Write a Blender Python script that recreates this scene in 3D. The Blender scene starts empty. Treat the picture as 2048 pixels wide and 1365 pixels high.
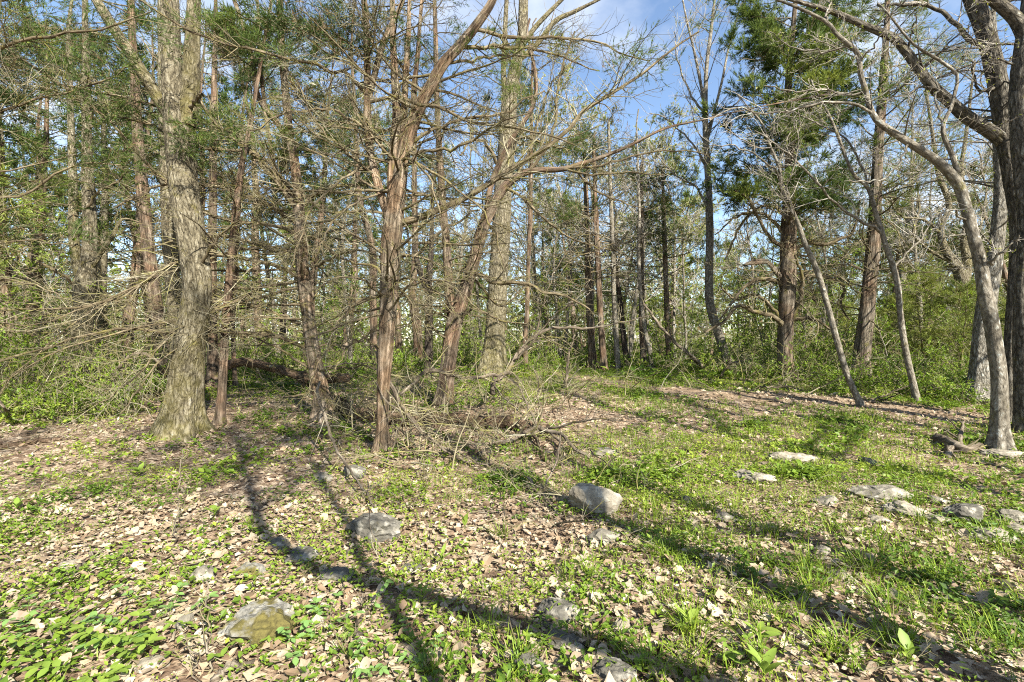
import bpy, math, random
import numpy as np
from mathutils import Vector

C = bpy.context.scene.collection
RNG = np.random.default_rng(7)
random.seed(7)

# ------------------------------------------------------------------ camera, sky, sun, exposure
F = 967.0      # focal length in pixels of the 2048 px wide photograph
HZ = 690.0     # height of the horizon in the photograph
EYE = 1.5
cam_d = bpy.data.cameras.new('camera'); cam = bpy.data.objects.new('camera', cam_d); C.objects.link(cam)
cam_d.sensor_width = 36.0; cam_d.lens = 36.0 * F / 2048.0
cam_d.clip_start = 0.05; cam_d.clip_end = 1500.0
cam.location = (0, 0, EYE)
cam.rotation_euler = (math.radians(90) + math.atan(7.5 / F), 0, 0)
bpy.context.scene.camera = cam

SUN_EL = math.radians(36.0)
SUN_AZ = math.radians(148.0)          # clockwise from +Y: behind the camera, to its right
to_sun = Vector((math.sin(SUN_AZ) * math.cos(SUN_EL), math.cos(SUN_AZ) * math.cos(SUN_EL), math.sin(SUN_EL)))
sun_d = bpy.data.lights.new('sun', 'SUN'); sun = bpy.data.objects.new('sun', sun_d); C.objects.link(sun)
sun_d.energy = 5.0; sun_d.angle = math.radians(0.5); sun_d.color = (1.0, 0.955, 0.86)
sun.rotation_euler = (-to_sun).to_track_quat('-Z', 'Y').to_euler()
sun.location = (10, -14, 20)

W = bpy.data.worlds.new('World'); bpy.context.scene.world = W; W.use_nodes = True
nt = W.node_tree; nt.nodes.clear()
def wn(t, **k):
    n = nt.nodes.new(t)
    for a, v in k.items(): setattr(n, a, v)
    return n
sky = wn('ShaderNodeTexSky', sky_type='NISHITA', sun_disc=False, sun_elevation=SUN_EL, sun_rotation=SUN_AZ,
         air_density=1.0, dust_density=0.4, ozone_density=1.3, altitude=200)
bg = wn('ShaderNodeBackground'); bg.inputs['Strength'].default_value = 0.085
tc = wn('ShaderNodeTexCoord'); sep = wn('ShaderNodeSeparateXYZ'); nt.links.new(tc.outputs['Generated'], sep.inputs[0])
zz = wn('ShaderNodeMath', operation='ADD'); nt.links.new(sep.outputs['Z'], zz.inputs[0]); zz.inputs[1].default_value = 0.22
dx = wn('ShaderNodeMath', operation='DIVIDE'); nt.links.new(sep.outputs['X'], dx.inputs[0]); nt.links.new(zz.outputs[0], dx.inputs[1])
dy = wn('ShaderNodeMath', operation='DIVIDE'); nt.links.new(sep.outputs['Y'], dy.inputs[0]); nt.links.new(zz.outputs[0], dy.inputs[1])
cmb = wn('ShaderNodeCombineXYZ'); nt.links.new(dx.outputs[0], cmb.inputs[0]); nt.links.new(dy.outputs[0], cmb.inputs[1]); cmb.inputs[2].default_value = 3.1
cn = wn('ShaderNodeTexNoise'); cn.inputs['Scale'].default_value = 1.5; cn.inputs['Detail'].default_value = 7; cn.inputs['Roughness'].default_value = 0.55
nt.links.new(cmb.outputs[0], cn.inputs['Vector'])
cr = wn('ShaderNodeMapRange'); cr.inputs['From Min'].default_value = 0.53; cr.inputs['From Max'].default_value = 0.80
nt.links.new(cn.outputs['Fac'], cr.inputs['Value'])
mx = wn('ShaderNodeMix', data_type='RGBA'); nt.links.new(cr.outputs[0], mx.inputs['Factor'])
nt.links.new(sky.outputs[0], mx.inputs[6]); mx.inputs[7].default_value = (5.0, 5.2, 5.5, 1)
nt.links.new(mx.outputs[2], bg.inputs['Color'])
wo = wn('ShaderNodeOutputWorld'); nt.links.new(bg.outputs[0], wo.inputs['Surface'])

vs = bpy.context.scene.view_settings
vs.view_transform = 'Standard'; vs.look = 'None'; vs.gamma = 1.0; vs.exposure = 1.75; vs.use_curve_mapping = False
cy = bpy.context.scene.cycles
cy.filter_width = 1.1; cy.use_denoising = False
cy.max_bounces = 6; cy.diffuse_bounces = 3; cy.glossy_bounces = 2; cy.transmission_bounces = 4; cy.transparent_max_bounces = 4

# ------------------------------------------------------------------ numeric helpers
def _hash(ix, iy, iz):
    n = (ix.astype(np.int64) * 374761393 + iy.astype(np.int64) * 668265263 + iz.astype(np.int64) * 974634777) & 0xffffffff
    n = ((n ^ (n >> 13)) * 1274126177) & 0xffffffff
    n = n ^ (n >> 16)
    return (n & 0xffffff) / 8388607.5 - 1.0
def noise3(x, y, z):
    x, y, z = np.broadcast_arrays(np.asarray(x, float), np.asarray(y, float), np.asarray(z, float))
    ix, iy, iz = np.floor(x), np.floor(y), np.floor(z)
    fx, fy, fz = x - ix, y - iy, z - iz
    fx, fy, fz = fx*fx*(3-2*fx), fy*fy*(3-2*fy), fz*fz*(3-2*fz)
    o = 0
    for a in (0, 1):
        for b in (0, 1):
            for c in (0, 1):
                o = o + _hash(ix+a, iy+b, iz+c) * (fx if a else 1-fx) * (fy if b else 1-fy) * (fz if c else 1-fz)
    return o
def noise2(x, y, s=0.0): return noise3(x, y, np.asarray(s, float))
def fbm2(x, y, s=0.0): return noise2(x, y, s)*.57 + noise2(x*2.1, y*2.1, s+5)*.28 + noise2(x*4.3, y*4.3, s+9)*.15
def unit(v): return v / np.maximum(np.linalg.norm(v, axis=-1, keepdims=True), 1e-9)

def zg(x, y):
    x = np.asarray(x, float); y = np.asarray(y, float)
    t = np.clip((y - 3.5) / 12.5, 0, 1)
    h = 0.75 * t*t*(3-2*t)
    near = np.clip(1.2 - np.hypot(x, y) / 60, 0.1, 1)
    h = h + near * (0.045 * noise2(x*.55, y*.55, 1.0) + 0.022 * noise2(x*1.7, y*1.7, 2.0) + 0.010 * noise2(x*5, y*5, 4.0))
    return h
def at(px, py, d): return np.array([(px-1024)/F*d, d, EYE + (HZ-py)/F*d])
_D = np.concatenate([np.arange(0.8, 30, 0.02), np.arange(30, 200, 0.2)])
def ground_px(px, py):
    X = (px-1024)/F*_D; Z = EYE + (HZ-py)/F*_D
    k = np.argmax(Z <= zg(X, _D)); d = _D[k]
    return np.array([(px-1024)/F*d, d, float(zg((px-1024)/F*d, d))])

def catmull(P, n):
    P = np.asarray(P, float)
    if len(P) == 2: P = np.array([P[0], (P[0]+P[1])/2, P[1]])
    Q = np.vstack([2*P[0]-P[1], P, 2*P[-1]-P[-2]])
    seg = np.linalg.norm(np.diff(P[:, :3], axis=0), axis=1); s = np.concatenate([[0], np.cumsum(seg)]); u = np.linspace(0, s[-1], n)
    k = np.clip(np.searchsorted(s, u, side='right')-1, 0, len(P)-2); t = ((u - s[k]) / np.maximum(seg[k], 1e-6))[:, None]
    a, b, c, d = Q[k], Q[k+1], Q[k+2], Q[k+3]
    return 0.5*((2*b) + (-a+c)*t + (2*a-5*b+4*c-d)*t*t + (-a+3*b-3*c+d)*t**3)

# ------------------------------------------------------------------ mesh collecting
class MB:
    def __init__(s): s.v = []; s.q = []; s.t = []; s.bk = []; s.r = []; s.n = 0
    def add(s, V, q=None, t=None, bk=None, r=0.0, mi=0):
        V = np.asarray(V, float).reshape(-1, 3); n = len(V)
        s.v.append(V)
        s.bk.append(np.asarray(bk, float).reshape(-1, 3) if bk is not None else V)
        s.r.append(np.broadcast_to(np.asarray(r, float).reshape(-1), (n,)) if np.ndim(r) == 0 or np.size(r) == 1 else np.asarray(r, float).reshape(-1))
        if q is not None and len(q): s.q.append((np.asarray(q).reshape(-1, 4) + s.n, mi))
        if t is not None and len(t): s.t.append((np.asarray(t).reshape(-1, 3) + s.n, mi))
        s.n += n
    def mesh(s, name, mats, org=(0, 0, 0), smooth=True):
        me = bpy.data.meshes.new(name)
        V = (np.concatenate(s.v) - np.asarray(org, float)).astype(np.float32)
        qs = np.concatenate([a for a, _ in s.q]) if s.q else np.zeros((0, 4), int)
        ts = np.concatenate([a for a, _ in s.t]) if s.t else np.zeros((0, 3), int)
        me.vertices.add(len(V)); me.vertices.foreach_set('co', V.ravel())
        idx = np.concatenate([qs.ravel(), ts.ravel()]).astype(np.int32)
        me.loops.add(len(idx)); me.loops.foreach_set('vertex_index', idx)
        st = np.concatenate([np.arange(len(qs))*4, len(qs)*4 + np.arange(len(ts))*3]).astype(np.int32)
        me.polygons.add(len(st)); me.polygons.foreach_set('loop_start', st)
        me.polygons.foreach_set('use_smooth', np.full(len(st), smooth, bool))
        if not isinstance(mats, (list, tuple)): mats = [mats]
        for m in mats: me.materials.append(m)
        if len(mats) > 1:
            mi = np.concatenate([np.full(len(a), m) for a, m in s.q] + [np.full(len(a), m) for a, m in s.t]).astype(np.int32)
            me.polygons.foreach_set('material_index', mi)
        at_ = me.attributes.new('rnd', 'FLOAT', 'POINT'); at_.data.foreach_set('value', np.concatenate(s.r).astype(np.float32))
        at_ = me.attributes.new('bk', 'FLOAT_VECTOR', 'POINT'); at_.data.foreach_set('vector', np.concatenate(s.bk).astype(np.float32).ravel())
        me.update(calc_edges=True)
        return me
    def build(s, name, mats, parent=None, org=None, smooth=True):
        if org is None: org = parent['_o'] if parent is not None else (0, 0, 0)
        o = bpy.data.objects.new(name, s.mesh(name, mats, org, smooth)); C.objects.link(o)
        if parent is not None: o.parent = parent
        else: o.location = org
        return o

ORG = {}
class Root:                       # an Empty at the thing's base, with its origin kept for the parts
    pass
def thing(name, label, cat, loc, group=None):
    o = bpy.data.objects.new(name, None); C.objects.link(o); o.location = [float(a) for a in loc]
    o.empty_display_size = 0.2
    o['label'] = label; o['category'] = cat
    if group: o['group'] = group
    ORG[o.name] = np.asarray(loc, float)
    return o
def tag(o, label=None, cat=None, group=None, kind=None):
    if label: o['label'] = label
    if cat: o['category'] = cat
    if group: o['group'] = group
    if kind: o['kind'] = kind
    return o
def part(mb, name, mats, parent, smooth=True, org=None): return mb.build(name, mats, parent, ORG[parent.name] if org is None else org, smooth)

def tubes(mb, P, R, S, rnd=None, disp=0.0, fr=(3.0, 1.2), cap=False, mi=0, rng=RNG, ridge=0.0, flare=0.0):
    P = np.asarray(P, float); R = np.asarray(R, float)
    if P.ndim == 2: P = P[None]; R = R[None]
    B, n, _ = P.shape
    if B == 0: return
    T = unit(np.gradient(P, axis=1)); Tm = unit(T.mean(1))
    ref = np.where(np.abs(Tm[:, 2:3]) > 0.75, np.array([[1., .05, 0]]), np.array([[.03, .02, 1.]]))[:, None, :]
    N = unit(np.cross(T, np.broadcast_to(ref, T.shape))); Bn = np.cross(T, N)
    a = np.linspace(0, 2*np.pi, S, endpoint=False); ca, sa = np.cos(a), np.sin(a)
    al = np.concatenate([np.zeros((B, 1)), np.cumsum(np.linalg.norm(np.diff(P, axis=1), axis=2), 1)], 1)
    off = rng.uniform(0, 50, (B, 1, 1))
    r = np.repeat(R[:, :, None], S, 2)
    if disp or ridge:
        k = fr[0]
        m = disp * (noise3(ca*k*.35+off, sa*k*.35+off, al[:, :, None]*fr[1]) )
        if ridge:
            rr = noise3(ca*k*2.6+off+7, sa*k*2.6+off, al[:, :, None]*fr[1]*2.2)
            m = m + ridge * (0.5-np.abs(rr))
        r = r * (1 + m)
    if flare:
        fl = np.exp(-np.maximum(al[:, :, None]-.15, 0)/(.9*R[:, :1, None]+.06)); r = r*(1 + flare*fl*(.55+.45*np.sin(a*5+off)+.5*noise3(ca*2+off, sa*2, al[:, :, None]*2)))
    V = P[:, :, None, :] + r[..., None] * (ca[:, None]*N[:, :, None, :] + sa[:, None]*Bn[:, :, None, :])
    bk = np.stack([ca*R[:, :, None]+off, sa*R[:, :, None]+off, np.broadcast_to(al[:, :, None], (B, n, S))], -1)
    base = (np.arange(B)*n*S)[:, None, None] + (np.arange(n-1)*S)[None, :, None]
    j = np.arange(S)[None, None, :]; j2 = (j+1) % S
    q = np.stack([base+j, base+j2, base+S+j2, base+S+j], -1).reshape(-1, 4)
    if rnd is None: rnd = rng.uniform(0, 1, B)
    rv = np.broadcast_to(np.asarray(rnd, float).reshape(B, 1), (B, n*S)).reshape(-1)
    V = V.reshape(-1, 3); bk = bk.reshape(-1, 3); tri = None
    if cap:                              # broken ends closed with a fan
        ctr = P[:, [0, -1]].reshape(-1, 3); k0 = len(V)
        tri = []
        for b in range(B):
            for e, row in ((0, 0), (1, n-1)):
                c = k0 + b*2 + e; s0 = b*n*S + row*S
                for i in range(S):
                    u, w = s0+i, s0+(i+1) % S
                    tri.append((c, w, u) if e == 0 else (c, u, w))
        V = np.vstack([V, ctr]); bk = np.vstack([bk, ctr]); rv = np.concatenate([rv, np.repeat(np.asarray(rnd, float).reshape(B), 2)])
    mb.add(V, q, tri, bk, rv, mi)

def grow(S0, D0, L, r0, r1, n, wander, up=0.0, rng=RNG):
    B = len(S0); P = np.empty((B, n, 3)); P[:, 0] = S0; d = unit(np.asarray(D0, float)); st = np.asarray(L, float) / (n-1)
    for i in range(1, n):
        d = d + rng.normal(0, wander, (B, 3)); d[:, 2] += up; d = unit(d)
        P[:, i] = P[:, i-1] + d * st[:, None]
    t = np.linspace(0, 1, n)[None]
    R = np.asarray(r0, float)[:, None] * (1-t) + np.asarray(r1, float)*t * np.ones((B, 1))
    return P, R
def sample(P, R, k, t):
    n = P.shape[1]; u = t*(n-1); i = np.clip(u.astype(int), 0, n-2); f = (u-i)[:, None]
    p = P[k, i]*(1-f) + P[k, i+1]*f; T = unit(P[k, i+1]-P[k, i]); r = R[k, i]*(1-f[:, 0]) + R[k, i+1]*f[:, 0]
    return p, T, r
def perp(T, rng=RNG):
    return unit(np.cross(T, rng.normal(0, 1, T.shape)))
def kids(P, R, ids, per, t0, t1, lf, ang, n=5, wander=.15, up=0.0, rf=.6, rtip=.0015, flat=0.0, lmax=None, rng=RNG):
    B = len(P); k = np.repeat(np.arange(B), per); K = len(k)
    if K == 0: return np.zeros((0, n, 3)), np.zeros((0, n)), np.zeros(0, int)
    t = rng.uniform(t0, t1, K); p, T, r = sample(P, R, k, t)
    pp = perp(T, rng); pp[:, 2] *= (1-flat); pp = unit(pp)
    a = rng.uniform(ang[0], ang[1], K)[:, None]
    D = T*np.cos(a) + pp*np.sin(a)
    L = np.linalg.norm(np.diff(P, axis=1), axis=2).sum(1)[k] * lf * (1.15-.75*t) * rng.uniform(.5, 1.35, K)
    if lmax: L = np.minimum(L, lmax*rng.uniform(.6, 1.1, K))
    Pk, Rk = grow(p, D, L, np.maximum(r*rf, rtip*1.3), rtip, n, wander, up, rng)
    return Pk, Rk, ids[k]

def blades(mb, Pos, Dir, size, nb, w, spread, rnd, mi=0, rng=RNG):
    """Sprays of narrow needle-like blades along DIR at every POS."""
    N = len(Pos)
    if N == 0: return
    Dir = unit(Dir); u = rng.uniform(0, 1, (N, nb))
    sz = np.asarray(size, float)*np.ones(N)
    b = Pos[:, None, :] + Dir[:, None, :] * (u*sz[:, None])[..., None]
    d = unit(Dir[:, None, :] + spread*rng.normal(0, 1, (N, nb, 3)))
    ln = sz[:, None] * rng.uniform(.35, .75, (N, nb))
    sd = unit(np.cross(d, rng.normal(0, 1, (N, nb, 3)))) * (w*rng.uniform(.6, 1.3, (N, nb)))[..., None]
    V = np.stack([b - sd*.5, b + sd*.5, b + d*ln[..., None]], 2).reshape(-1, 3)
    t = np.arange(len(V)).reshape(-1, 3)
    r = np.clip((np.asarray(rnd)*np.ones(N))[:, None], .06, 1) + rng.normal(0, .06, (N, nb)); r = np.maximum(r, .05); r[rng.uniform(0, 1, N) < .045] = 0.0
    mb.add(V, None, t, None, np.clip(np.repeat(r, 3, 1).reshape(-1), 0, 1), mi)
def leafd(mb, Pos, Dir, Nrm, L, Wd, rnd, fold=.18, mi=0):
    """Small leaves: a folded diamond each."""
    N = len(Pos)
    if N == 0: return
    Dir = unit(Dir); sd = unit(np.cross(Dir, Nrm)); nn = np.cross(sd, Dir)
    L = (np.asarray(L)*np.ones(N))[:, None]; Wd = (np.asarray(Wd)*np.ones(N))[:, None]
    m = Pos + Dir*L*.45 + nn*Wd*fold
    V = np.stack([Pos, m + sd*Wd*.5, Pos + Dir*L, m - sd*Wd*.5], 1).reshape(-1, 3)
    i = np.arange(N)[:, None]*4
    t = np.concatenate([i + np.array([[0, 1, 2]]), i + np.array([[0, 2, 3]])])
    mb.add(V, None, t, None, np.repeat(np.clip(np.asarray(rnd)*np.ones(N), 0, 1), 4), mi)
def ribbons(mb, Pos, az, lean, L, w, rnd, mi=0, fine=True):
    """Grass blades: bent tapering ribbons."""
    N = len(Pos)
    if N == 0: return
    h = np.stack([np.cos(az), np.sin(az), np.zeros(N)], 1); s = np.stack([-np.sin(az), np.cos(az), np.zeros(N)], 1)
    V = []
    for t, ww in (((0, .8), (.4, 1.0), (.75, .7), (1, 0)) if fine else ((0, 1.0), (.55, .8), (1, 0))):
        c = Pos + h*(L*lean*t**1.8)[:, None]; c = c + np.array([0, 0, 1.])*(L*(t - .45*lean*t*t))[:, None]
        if ww: V += [c + s*(w*ww*.5)[:, None], c - s*(w*ww*.5)[:, None]]
        else: V.append(c)
    V = np.stack(V, 1).reshape(-1, 3)
    if not fine:
        i = np.arange(N)[:, None]*5
        return mb.add(V, i + np.array([[0, 1, 3, 2]]), i + np.array([[2, 3, 4]]), None, np.repeat(rnd, 5), mi)
    i = np.arange(N)[:, None]*7
    q = np.concatenate([i + np.array([[0, 1, 3, 2]]), i + np.array([[2, 3, 5, 4]])]); t = i + np.array([[4, 5, 6]])
    mb.add(V, q, t, None, np.repeat(rnd, 7), mi)

# ------------------------------------------------------------------ materials
class Mat:
    def __init__(s, name):
        s.m = bpy.data.materials.new(name); s.m.use_nodes = True; s.t = s.m.node_tree; s.t.nodes.clear()
        s.out = s.t.nodes.new('ShaderNodeOutputMaterial')
    def n(s, typ, _o=0, **k):
        nd = s.t.nodes.new('ShaderNode' + typ)
        for a, v in k.items():
            key = a.replace('_', ' ')
            inp = nd.inputs[int(a[1:])] if a[0] == 'i' and a[1:].isdigit() else (nd.inputs.get(key) if key in nd.inputs else None)
            if inp is None: setattr(nd, a, v)
            elif isinstance(v, bpy.types.NodeSocket): s.t.links.new(v, inp)
            else: inp.default_value = v
        return nd.outputs[_o]
    def ramp(s, f, stops, mode='LINEAR'):
        nd = s.t.nodes.new('ShaderNodeValToRGB'); s.t.links.new(f, nd.inputs[0]); e = nd.color_ramp.elements; nd.color_ramp.interpolation = mode
        while len(e) < len(stops): e.new(0.5)
        for el, (p, c) in zip(e, stops):
            el.position = p; el.color = (*c, 1) if len(c) == 3 else c
        return nd.outputs[0]
    def mix(s, f, a, b, mode='MIX'):
        nd = s.t.nodes.new('ShaderNodeMix'); nd.data_type = 'RGBA'; nd.blend_type = mode
        for i, v in ((0, f), (6, a), (7, b)):
            if isinstance(v, bpy.types.NodeSocket): s.t.links.new(v, nd.inputs[i])
            else: nd.inputs[i].default_value = v if i == 0 else (*v, 1)
        return nd.outputs[2]
    def math(s, op, a, b=0.0, clamp=False):
        nd = s.t.nodes.new('ShaderNodeMath'); nd.operation = op; nd.use_clamp = clamp
        for i, v in ((0, a), (1, b)):
            if isinstance(v, bpy.types.NodeSocket): s.t.links.new(v, nd.inputs[i])
            else: nd.inputs[i].default_value = v
        return nd.outputs[0]
    def step(s, f, a, b): return s.n('MapRange', Value=f, From_Min=a, From_Max=b)
    def attr(s, name, o): return s.n('Attribute', o, attribute_name=name)
    def bsdf(s, col, rough=.8, spec=.25, bump=None, bs=.5, bd=.01):
        k = dict(Base_Color=col, Roughness=rough)
        b = s.t.nodes.new('ShaderNodeBsdfPrincipled')
        if isinstance(col, bpy.types.NodeSocket): s.t.links.new(col, b.inputs['Base Color'])
        else: b.inputs['Base Color'].default_value = (*col, 1)
        b.inputs['Roughness'].default_value = rough; b.inputs['Specular IOR Level'].default_value = spec
        if bump is not None:
            s.t.links.new(s.n('Bump', Height=bump, Strength=bs, Distance=bd), b.inputs['Normal'])
        return b.outputs[0]
    def done(s, sh): s.t.links.new(sh, s.out.inputs[0]); return s.m

def leaf_mat(name, stops, trans=.4, rough=.5, spec=.3, objvar=.25, wrap=False):
    m = Mat(name); r = m.attr('rnd', 2); ob = m.n('ObjectInfo', 5)
    if wrap: f = m.math('FRACT', m.math('ADD', r, ob))
    else: f = m.math('ADD', r, m.math('MULTIPLY', m.math('SUBTRACT', ob, .5), objvar), True)
    col = m.ramp(f, stops)
    if name.startswith('dead_leaf'):
        nz = m.n('TexNoise', Vector=m.n('TexCoord', 3), Scale=90.0, Detail=3.0)
        col = m.mix(m.math('MULTIPLY', m.step(nz, .45, .75), .45), col, (.2, .12, .07))
    a = m.bsdf(col, rough, spec)
    if not trans: return m.done(a)
    tcol = m.mix(.5, col, m.mix(1.0, col, (1.0, 1.0, .35), 'MULTIPLY'))
    tr = m.n('BsdfTranslucent', Color=tcol)
    return m.done(m.n('MixShader', i0=trans, i1=a, i2=tr))

def bark_mat(name, dark, mid, light, sc=22.0, stretch=.3, lichen=.0, lcol=(.5, .53, .46), moss=.0, mosslow=0.0, fib=False, red=None, bd=.02):
    m = Mat(name); bk = m.attr('bk', 1)
    v = m.n('VectorMath', operation='MULTIPLY', i0=bk, i1=(1, 1, stretch))
    wob = m.n('TexNoise', 1, Vector=v, Scale=sc*.5, Detail=3.0)
    v2 = m.n('VectorMath', operation='ADD', i0=v, i1=m.n('VectorMath', operation='MULTIPLY', i0=wob, i1=(.10, .10, .10)))
    if fib:
        h = m.n('TexNoise', Vector=m.n('VectorMath', operation='MULTIPLY', i0=bk, i1=(1, 1, .07)), Scale=sc*2.2, Detail=5.0, Roughness=.65)
        h2 = m.n('TexNoise', Vector=m.n('VectorMath', operation='MULTIPLY', i0=bk, i1=(1, 1, .12)), Scale=sc*.7, Detail=3.0)
        hh = m.math('ADD', m.math('MULTIPLY', h, .65), m.math('MULTIPLY', h2, .45))
        hgt = m.step(hh, .42, .72)
    else:
        vo = m.n('TexVoronoi', Vector=v2, Scale=sc*.8, feature='DISTANCE_TO_EDGE', Randomness=1.0)
        n1 = m.n('TexNoise', Vector=v2, Scale=sc*.85, Detail=2.0)
        rid = m.step(m.math('ABSOLUTE', m.math('SUBTRACT', n1, .5)), .0, .13)
        fine = m.n('TexNoise', Vector=v, Scale=sc*3.0, Detail=6.0, Roughness=.72)
        hgt = m.math('ADD', m.math('ADD', m.math('MULTIPLY', rid, .32), m.math('MULTIPLY', m.step(vo, .0, .22), .4)), m.math('MULTIPLY', m.math('SUBTRACT', fine, .45), 1.3), True)
    col = m.ramp(hgt, [(0, dark), (.45, mid), (1, light)])
    big = m.n('TexNoise', Vector=bk, Scale=3.0, Detail=3.0)
    if red: col = m.mix(m.math('MULTIPLY', m.step(big, .42, .62), .75), col, m.mix(1.0, col, red, 'MULTIPLY'))
    if lichen > 0:
        ln = m.n('TexNoise', Vector=bk, Scale=11.0, Detail=6.0, Roughness=.7)
        col = m.mix(m.math('MULTIPLY', m.step(m.math('MULTIPLY', ln, hgt if not fib else 1.0), .52-.28*lichen, .62-.28*lichen), .8), col, lcol)
    if moss > 0 or mosslow > 0:
        mn = m.n('TexNoise', Vector=bk, Scale=5.0, Detail=6.0, Roughness=.65)
        f = m.step(mn, .62-.22*moss, .72-.2*moss)
        if mosslow > 0:
            z = m.n('SeparateXYZ', 2, Vector=bk)
            lo = m.math('MULTIPLY', m.step(z, 2.6, .2), m.step(mn, .35, .6))
            f = m.math('MAXIMUM', f, m.math('MULTIPLY', lo, mosslow))
        col = m.mix(m.math('MULTIPLY', f, .7), col, (.155, .135, .035))
    mo = m.n('TexNoise', Vector=m.n('VectorMath', operation='MULTIPLY', i0=bk, i1=(1, 1, .45)), Scale=7.0, Detail=7.0, Roughness=.72)
    col = m.mix(m.math('MULTIPLY', m.step(mo, .47, .62), .6), col, m.mix(1.0, col, (.42, .40, .36), 'MULTIPLY'))
    col = m.mix(m.math('MULTIPLY', m.attr('rnd', 2), .35), col, m.mix(1.0, col, (.7, .68, .66), 'MULTIPLY'))
    return m.done(m.bsdf(col, .9, .15, hgt, 1.0, bd*1.6))

def twig_mat(name, stops, moss=.3, mcol=(.16, .15, .03)):
    m = Mat(name); r = m.attr('rnd', 2); bk = m.attr('bk', 1)
    f = m.math('FRACT', m.math('ADD', r, m.n('ObjectInfo', 5)))
    col = m.ramp(f, stops)
    nz = m.n('TexNoise', Vector=bk, Scale=14.0, Detail=4.0)
    col = m.mix(m.math('MULTIPLY', m.step(nz, .35, .7), .4), col, (.09, .065, .045))
    if moss:
        mo = m.n('TexNoise', Vector=bk, Scale=3.2, Detail=4.0)
        col = m.mix(m.math('MULTIPLY', m.step(mo, .68-.3*moss, .78-.3*moss), .7), col, mcol)
    return m.done(m.bsdf(col, .85, .2, nz, .5, .004))

M = {}
M['oak'] = bark_mat('oak_bark', (.04, .033, .021), (.17, .145, .093), (.37, .335, .245), 22, .32, .14, (.42, .44, .38), .18, .9)
M['oak_grey'] = bark_mat('grey_oak_bark', (.05, .044, .034), (.21, .19, .15), (.42, .39, .325), 22, .32, .5, (.46, .49, .45), .1)
M['oak_dark'] = bark_mat('dark_oak_bark', (.03, .026, .02), (.12, .105, .08), (.30, .27, .215), 20, .32, .3, (.42, .44, .38), .15)
M['smooth'] = bark_mat('smooth_grey_bark', (.07, .06, .045), (.17, .15, .115), (.31, .285, .235), 16, .5, .4, (.45, .50, .47), .1, bd=.006)
M['cedar'] = bark_mat('cedar_bark', (.045, .033, .022), (.165, .13, .088), (.44, .375, .29), 24, 1, 0, moss=.15, fib=True, red=(1.08, .84, .68), bd=.015)
M['cedar_red'] = bark_mat('red_cedar_bark', (.035, .026, .018), (.125, .094, .066), (.35, .285, .215), 24, 1, 0, moss=.2, fib=True, red=(1.08, .84, .7), bd=.015)
M['cedar_grey'] = bark_mat('grey_cedar_bark', (.04, .032, .023), (.14, .115, .083), (.36, .31, .24), 24, 1, 0, moss=.1, fib=True, red=(1.1, .85, .72), bd=.02)
M['dark'] = bark_mat('dark_trunk_bark', (.02, .016, .012), (.055, .043, .033), (.12, .10, .08), 22, .3, 0, moss=.1)
M['limb'] = bark_mat('limb_bark', (.045, .034, .02), (.135, .105, .063), (.31, .265, .175), 40, 1, 0, moss=.42, fib=True, bd=.006)
M['dead'] = bark_mat('dead_wood', (.05, .038, .026), (.155, .124, .088), (.32, .275, .21), 36, 1, 0, moss=.14, fib=True, bd=.006)
M['log'] = bark_mat('rotting_log_bark', (.05, .032, .02), (.15, .10, .062), (.29, .21, .14), 20, .5, .05, moss=.3, bd=.02)
M['twig'] = twig_mat('dead_twig', [(0, (.15, .128, .07)), (.25, (.25, .225, .14)), (.5, (.07, .056, .032)), (.75, (.19, .162, .092)), (1, (.33, .305, .215))], .55)
M['twig_grey'] = twig_mat('grey_twig', [(0, (.30, .26, .20)), (.5, (.40, .37, .31)), (1, (.24, .20, .16))], .1)
M['cedar_leaf'] = leaf_mat('cedar_foliage', [(0, (.16, .105, .05)), (.025, (.13, .09, .04)), (.04, (.02, .038, .010)), (.3, (.055, .092, .02)), (.6, (.118, .16, .032)), (1, (.23, .25, .05))], .33, .6, .2)
M['cedar_light'] = leaf_mat('pale_cedar_foliage', [(0, (.18, .125, .06)), (.025, (.15, .105, .05)), (.04, (.055, .08, .018)), (.5, (.15, .185, .036)), (1, (.26, .27, .055))], .33, .6, .2)
M['bud'] = leaf_mat('young_leaves', [(0, (.14, .18, .03)), (.5, (.25, .28, .05)), (1, (.34, .33, .07))], .45)
M['shrub'] = leaf_mat('shrub_leaves', [(0, (.065, .12, .012)), (.5, (.15, .235, .02)), (1, (.27, .33, .04))], .4)
M['grass'] = leaf_mat('grass_blades', [(0, (.33, .27, .14)), (.05, (.26, .22, .09)), (.1, (.08, .14, .012)), (.5, (.165, .255, .02)), (1, (.29, .355, .04))], .4)
M['herb'] = leaf_mat('herb_leaves', [(0, (.065, .12, .014)), (.5, (.155, .235, .024)), (1, (.29, .34, .045))], .4)
M['plant'] = leaf_mat('plant_leaves', [(0, (.12, .20, .028)), (.5, (.20, .29, .045)), (1, (.32, .38, .07))], .42)
M['bluegreen'] = leaf_mat('blue_green_leaves', [(0, (.14, .27, .085)), (.6, (.22, .34, .09)), (1, (.34, .41, .09))], .4)
M['deadleaf'] = leaf_mat('dead_leaf', [(0, (.38, .30, .20)), (.2, (.32, .245, .16)), (.36, (.21, .145, .085)), (.5, (.41, .35, .255)), (.64, (.28, .205, .13)), (.8, (.13, .085, .05)), (.92, (.42, .36, .265)), (1, (.38, .30, .20))], .12, .65, .3, wrap=True)

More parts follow.
